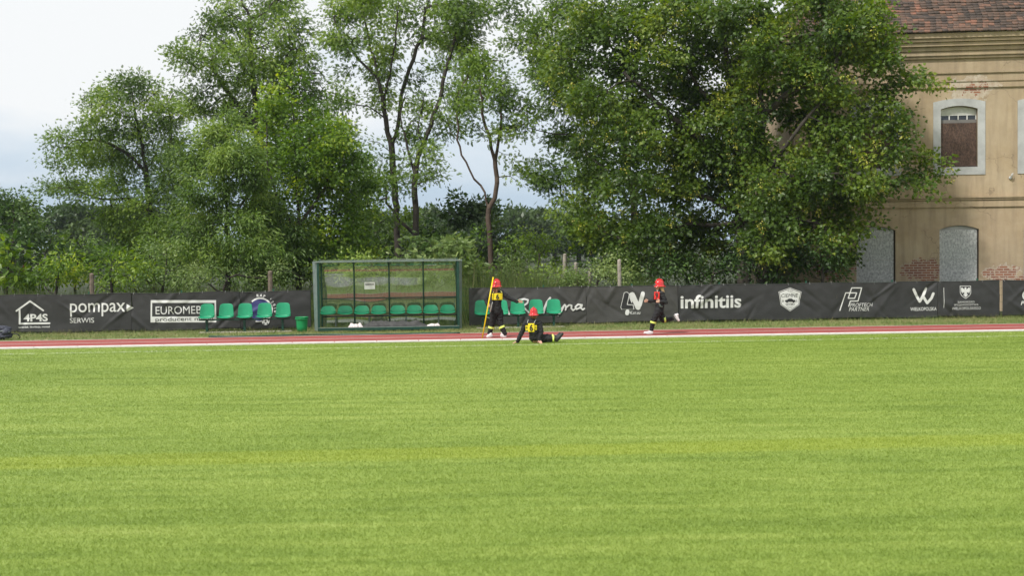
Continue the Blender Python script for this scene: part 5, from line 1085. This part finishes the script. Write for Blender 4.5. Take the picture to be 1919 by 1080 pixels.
# -- running child, to the left
X, Y = pdist(1218, 627.3); S = FPX / Y
A = lambda px, py, y=0.: Vector(((px - 1218) / S, y, (627.6 - py) / S))
root = thing('person', 'running child in black uniform with red bib, red helmet and white shoes', 'child', (X, Y, .012), 0, GP)
hc = A(1236, 538.8, .0); fc = Vector((-.93, -.35, -.05)); ch, wa, hp = A(1237, 555.5, 0), A(1236.5, 570, .0), A(1235.5, 580, 0)
sh_n, sh_f = A(1240.5, 551.5, -.13), A(1233.5, 551, .12); el_n, wr_n = A(1246.5, 568, -.19), A(1236, 566, -.25); el_f, wr_f = A(1228, 565.5, .20), A(1217.5, 566.5, .20)
hl, hr = A(1234, 584, -.07), A(1237, 584, .07); kl, al = A(1224.5, 602, -.08), A(1220, 620.5, -.06); kr, ar = A(1243, 601.5, .08), A(1261.5, 599.5, .09)
b = MB(); head(b, hc, fc); b.cap(hc - Vector((0, 0, .07)), ch + Vector((0, 0, .04)), .045, .05); b.cap(ch, wa, .105, .095); b.cap(wa, hp, .095, .10); b.cap(sh_n, sh_f, .05, .05)
for s_, e_, w_ in ((sh_n, el_n, wr_n), (sh_f, el_f, wr_f)): b.cap(s_, e_, .042, .034); b.cap(e_, w_, .033, .024)
for h_, k_, a_ in ((hl, kl, al), (hr, kr, ar)): b.cap(h_, k_, .075, .05); b.cap(k_, a_, .048, .034)
hand(b, wr_n, (-.95, .1, .1), (0, 0, 1), 1.4); hand(b, wr_f, (-1, 0, 0), (0, -.3, 1), 1.3); blend(b, 'body', M['skin'], root, .0055, 2)
b = MB(); b.cap(ch, wa, .124, .112); b.cap(wa, A(1236.5, 577, 0), .112, .118); b.cap(sh_n, sh_f, .062, .062); b.cap(A(1236.5, 548, 0), A(1236.3, 544.5, 0), .068, .060)
for s_, e_, w_ in ((sh_n, el_n, wr_n), (sh_f, el_f, wr_f)): b.cap(s_, e_, .062, .054); b.cap(e_, w_ + (e_ - w_) * .12, .052, .044)
jk = blend(b, 'jacket', M['black'], root, .010, 2, .014)
b = MB(); b.cap(A(1236, 579, 0), A(1235.5, 582, 0), .118, .115)
for h_, k_, a_ in ((hl, kl, al), (hr, kr, ar)): b.cap(h_, k_, .094, .072); b.cap(k_, a_ - (a_ - k_).normalized() * .02, .068, .052)
tj = blend(b, 'trousers', M['black'], root, .010, 2, .013)
band(tj, kl, al, .16, .076, .045); band(tj, kr, ar, .20, .074, .045)
shoe(root, A(1223.5, 627.3, -.06), A(1205, 626.5, -.10), (0, 0, 1), M['shoe']); shoe(root, A(1263.5, 593, .09), A(1273, 606, .085), (.75, 0, .5), M['shoe'])
bibpanel(jk, A(1230.5, 555.2, -.115), (.82, -.50, 0), (.04, 0, 1), .15, .19, lambda a: -.8 * a * a, mt='redbib', num='9')
b = MB(); b.tube([A(1231.5, 548, -.10), A(1234, 543.8, -.05)], .006, 6); b.tube([A(1236, 549.5, -.125), A(1240.5, 547, -.10)], .005, 6); b.build('bib_strap', M['print'], jk)
b = MB(); b.tube([A(1234.5, 570, -.135), A(1237, 575.5, -.14), A(1241, 576, -.13)], [.012, .022, .016], 8); b.build('glove', M['steel'], jk, True)
b = MB(); b.ball(hc + Vector((.035, .01, -.02)), (.07, .08, .08)); b.cap(hc + Vector((.08, -.03, -.04)), hc + Vector((.115, -.05, -.16)), .034, .016); b.cap(hc + Vector((.05, -.06, -.05)), hc + Vector((.09, -.08, -.13)), .028, .014); blend(b, 'hair', M['blond'], root, .006, 1, .006, 40)
helmet(root, hc + Vector((0.01, 0, .035)), fc)

# air
hz = bpy.data.materials.new('haze_air'); hz.use_nodes = True; t = hz.node_tree; t.nodes.clear(); ou = t.nodes.new('ShaderNodeOutputMaterial'); pv = t.nodes.new('ShaderNodeVolumePrincipled')
pv.inputs['Color'].default_value = (.80, .88, 1, 1); pv.inputs['Density'].default_value = .0002; pv.inputs['Anisotropy'].default_value = .2; t.links.new(pv.outputs[0], ou.inputs['Volume'])
tag(MB().box(-510, 510, -310, 910, -1.0, 22).build('haze', hz), kind='stuff')
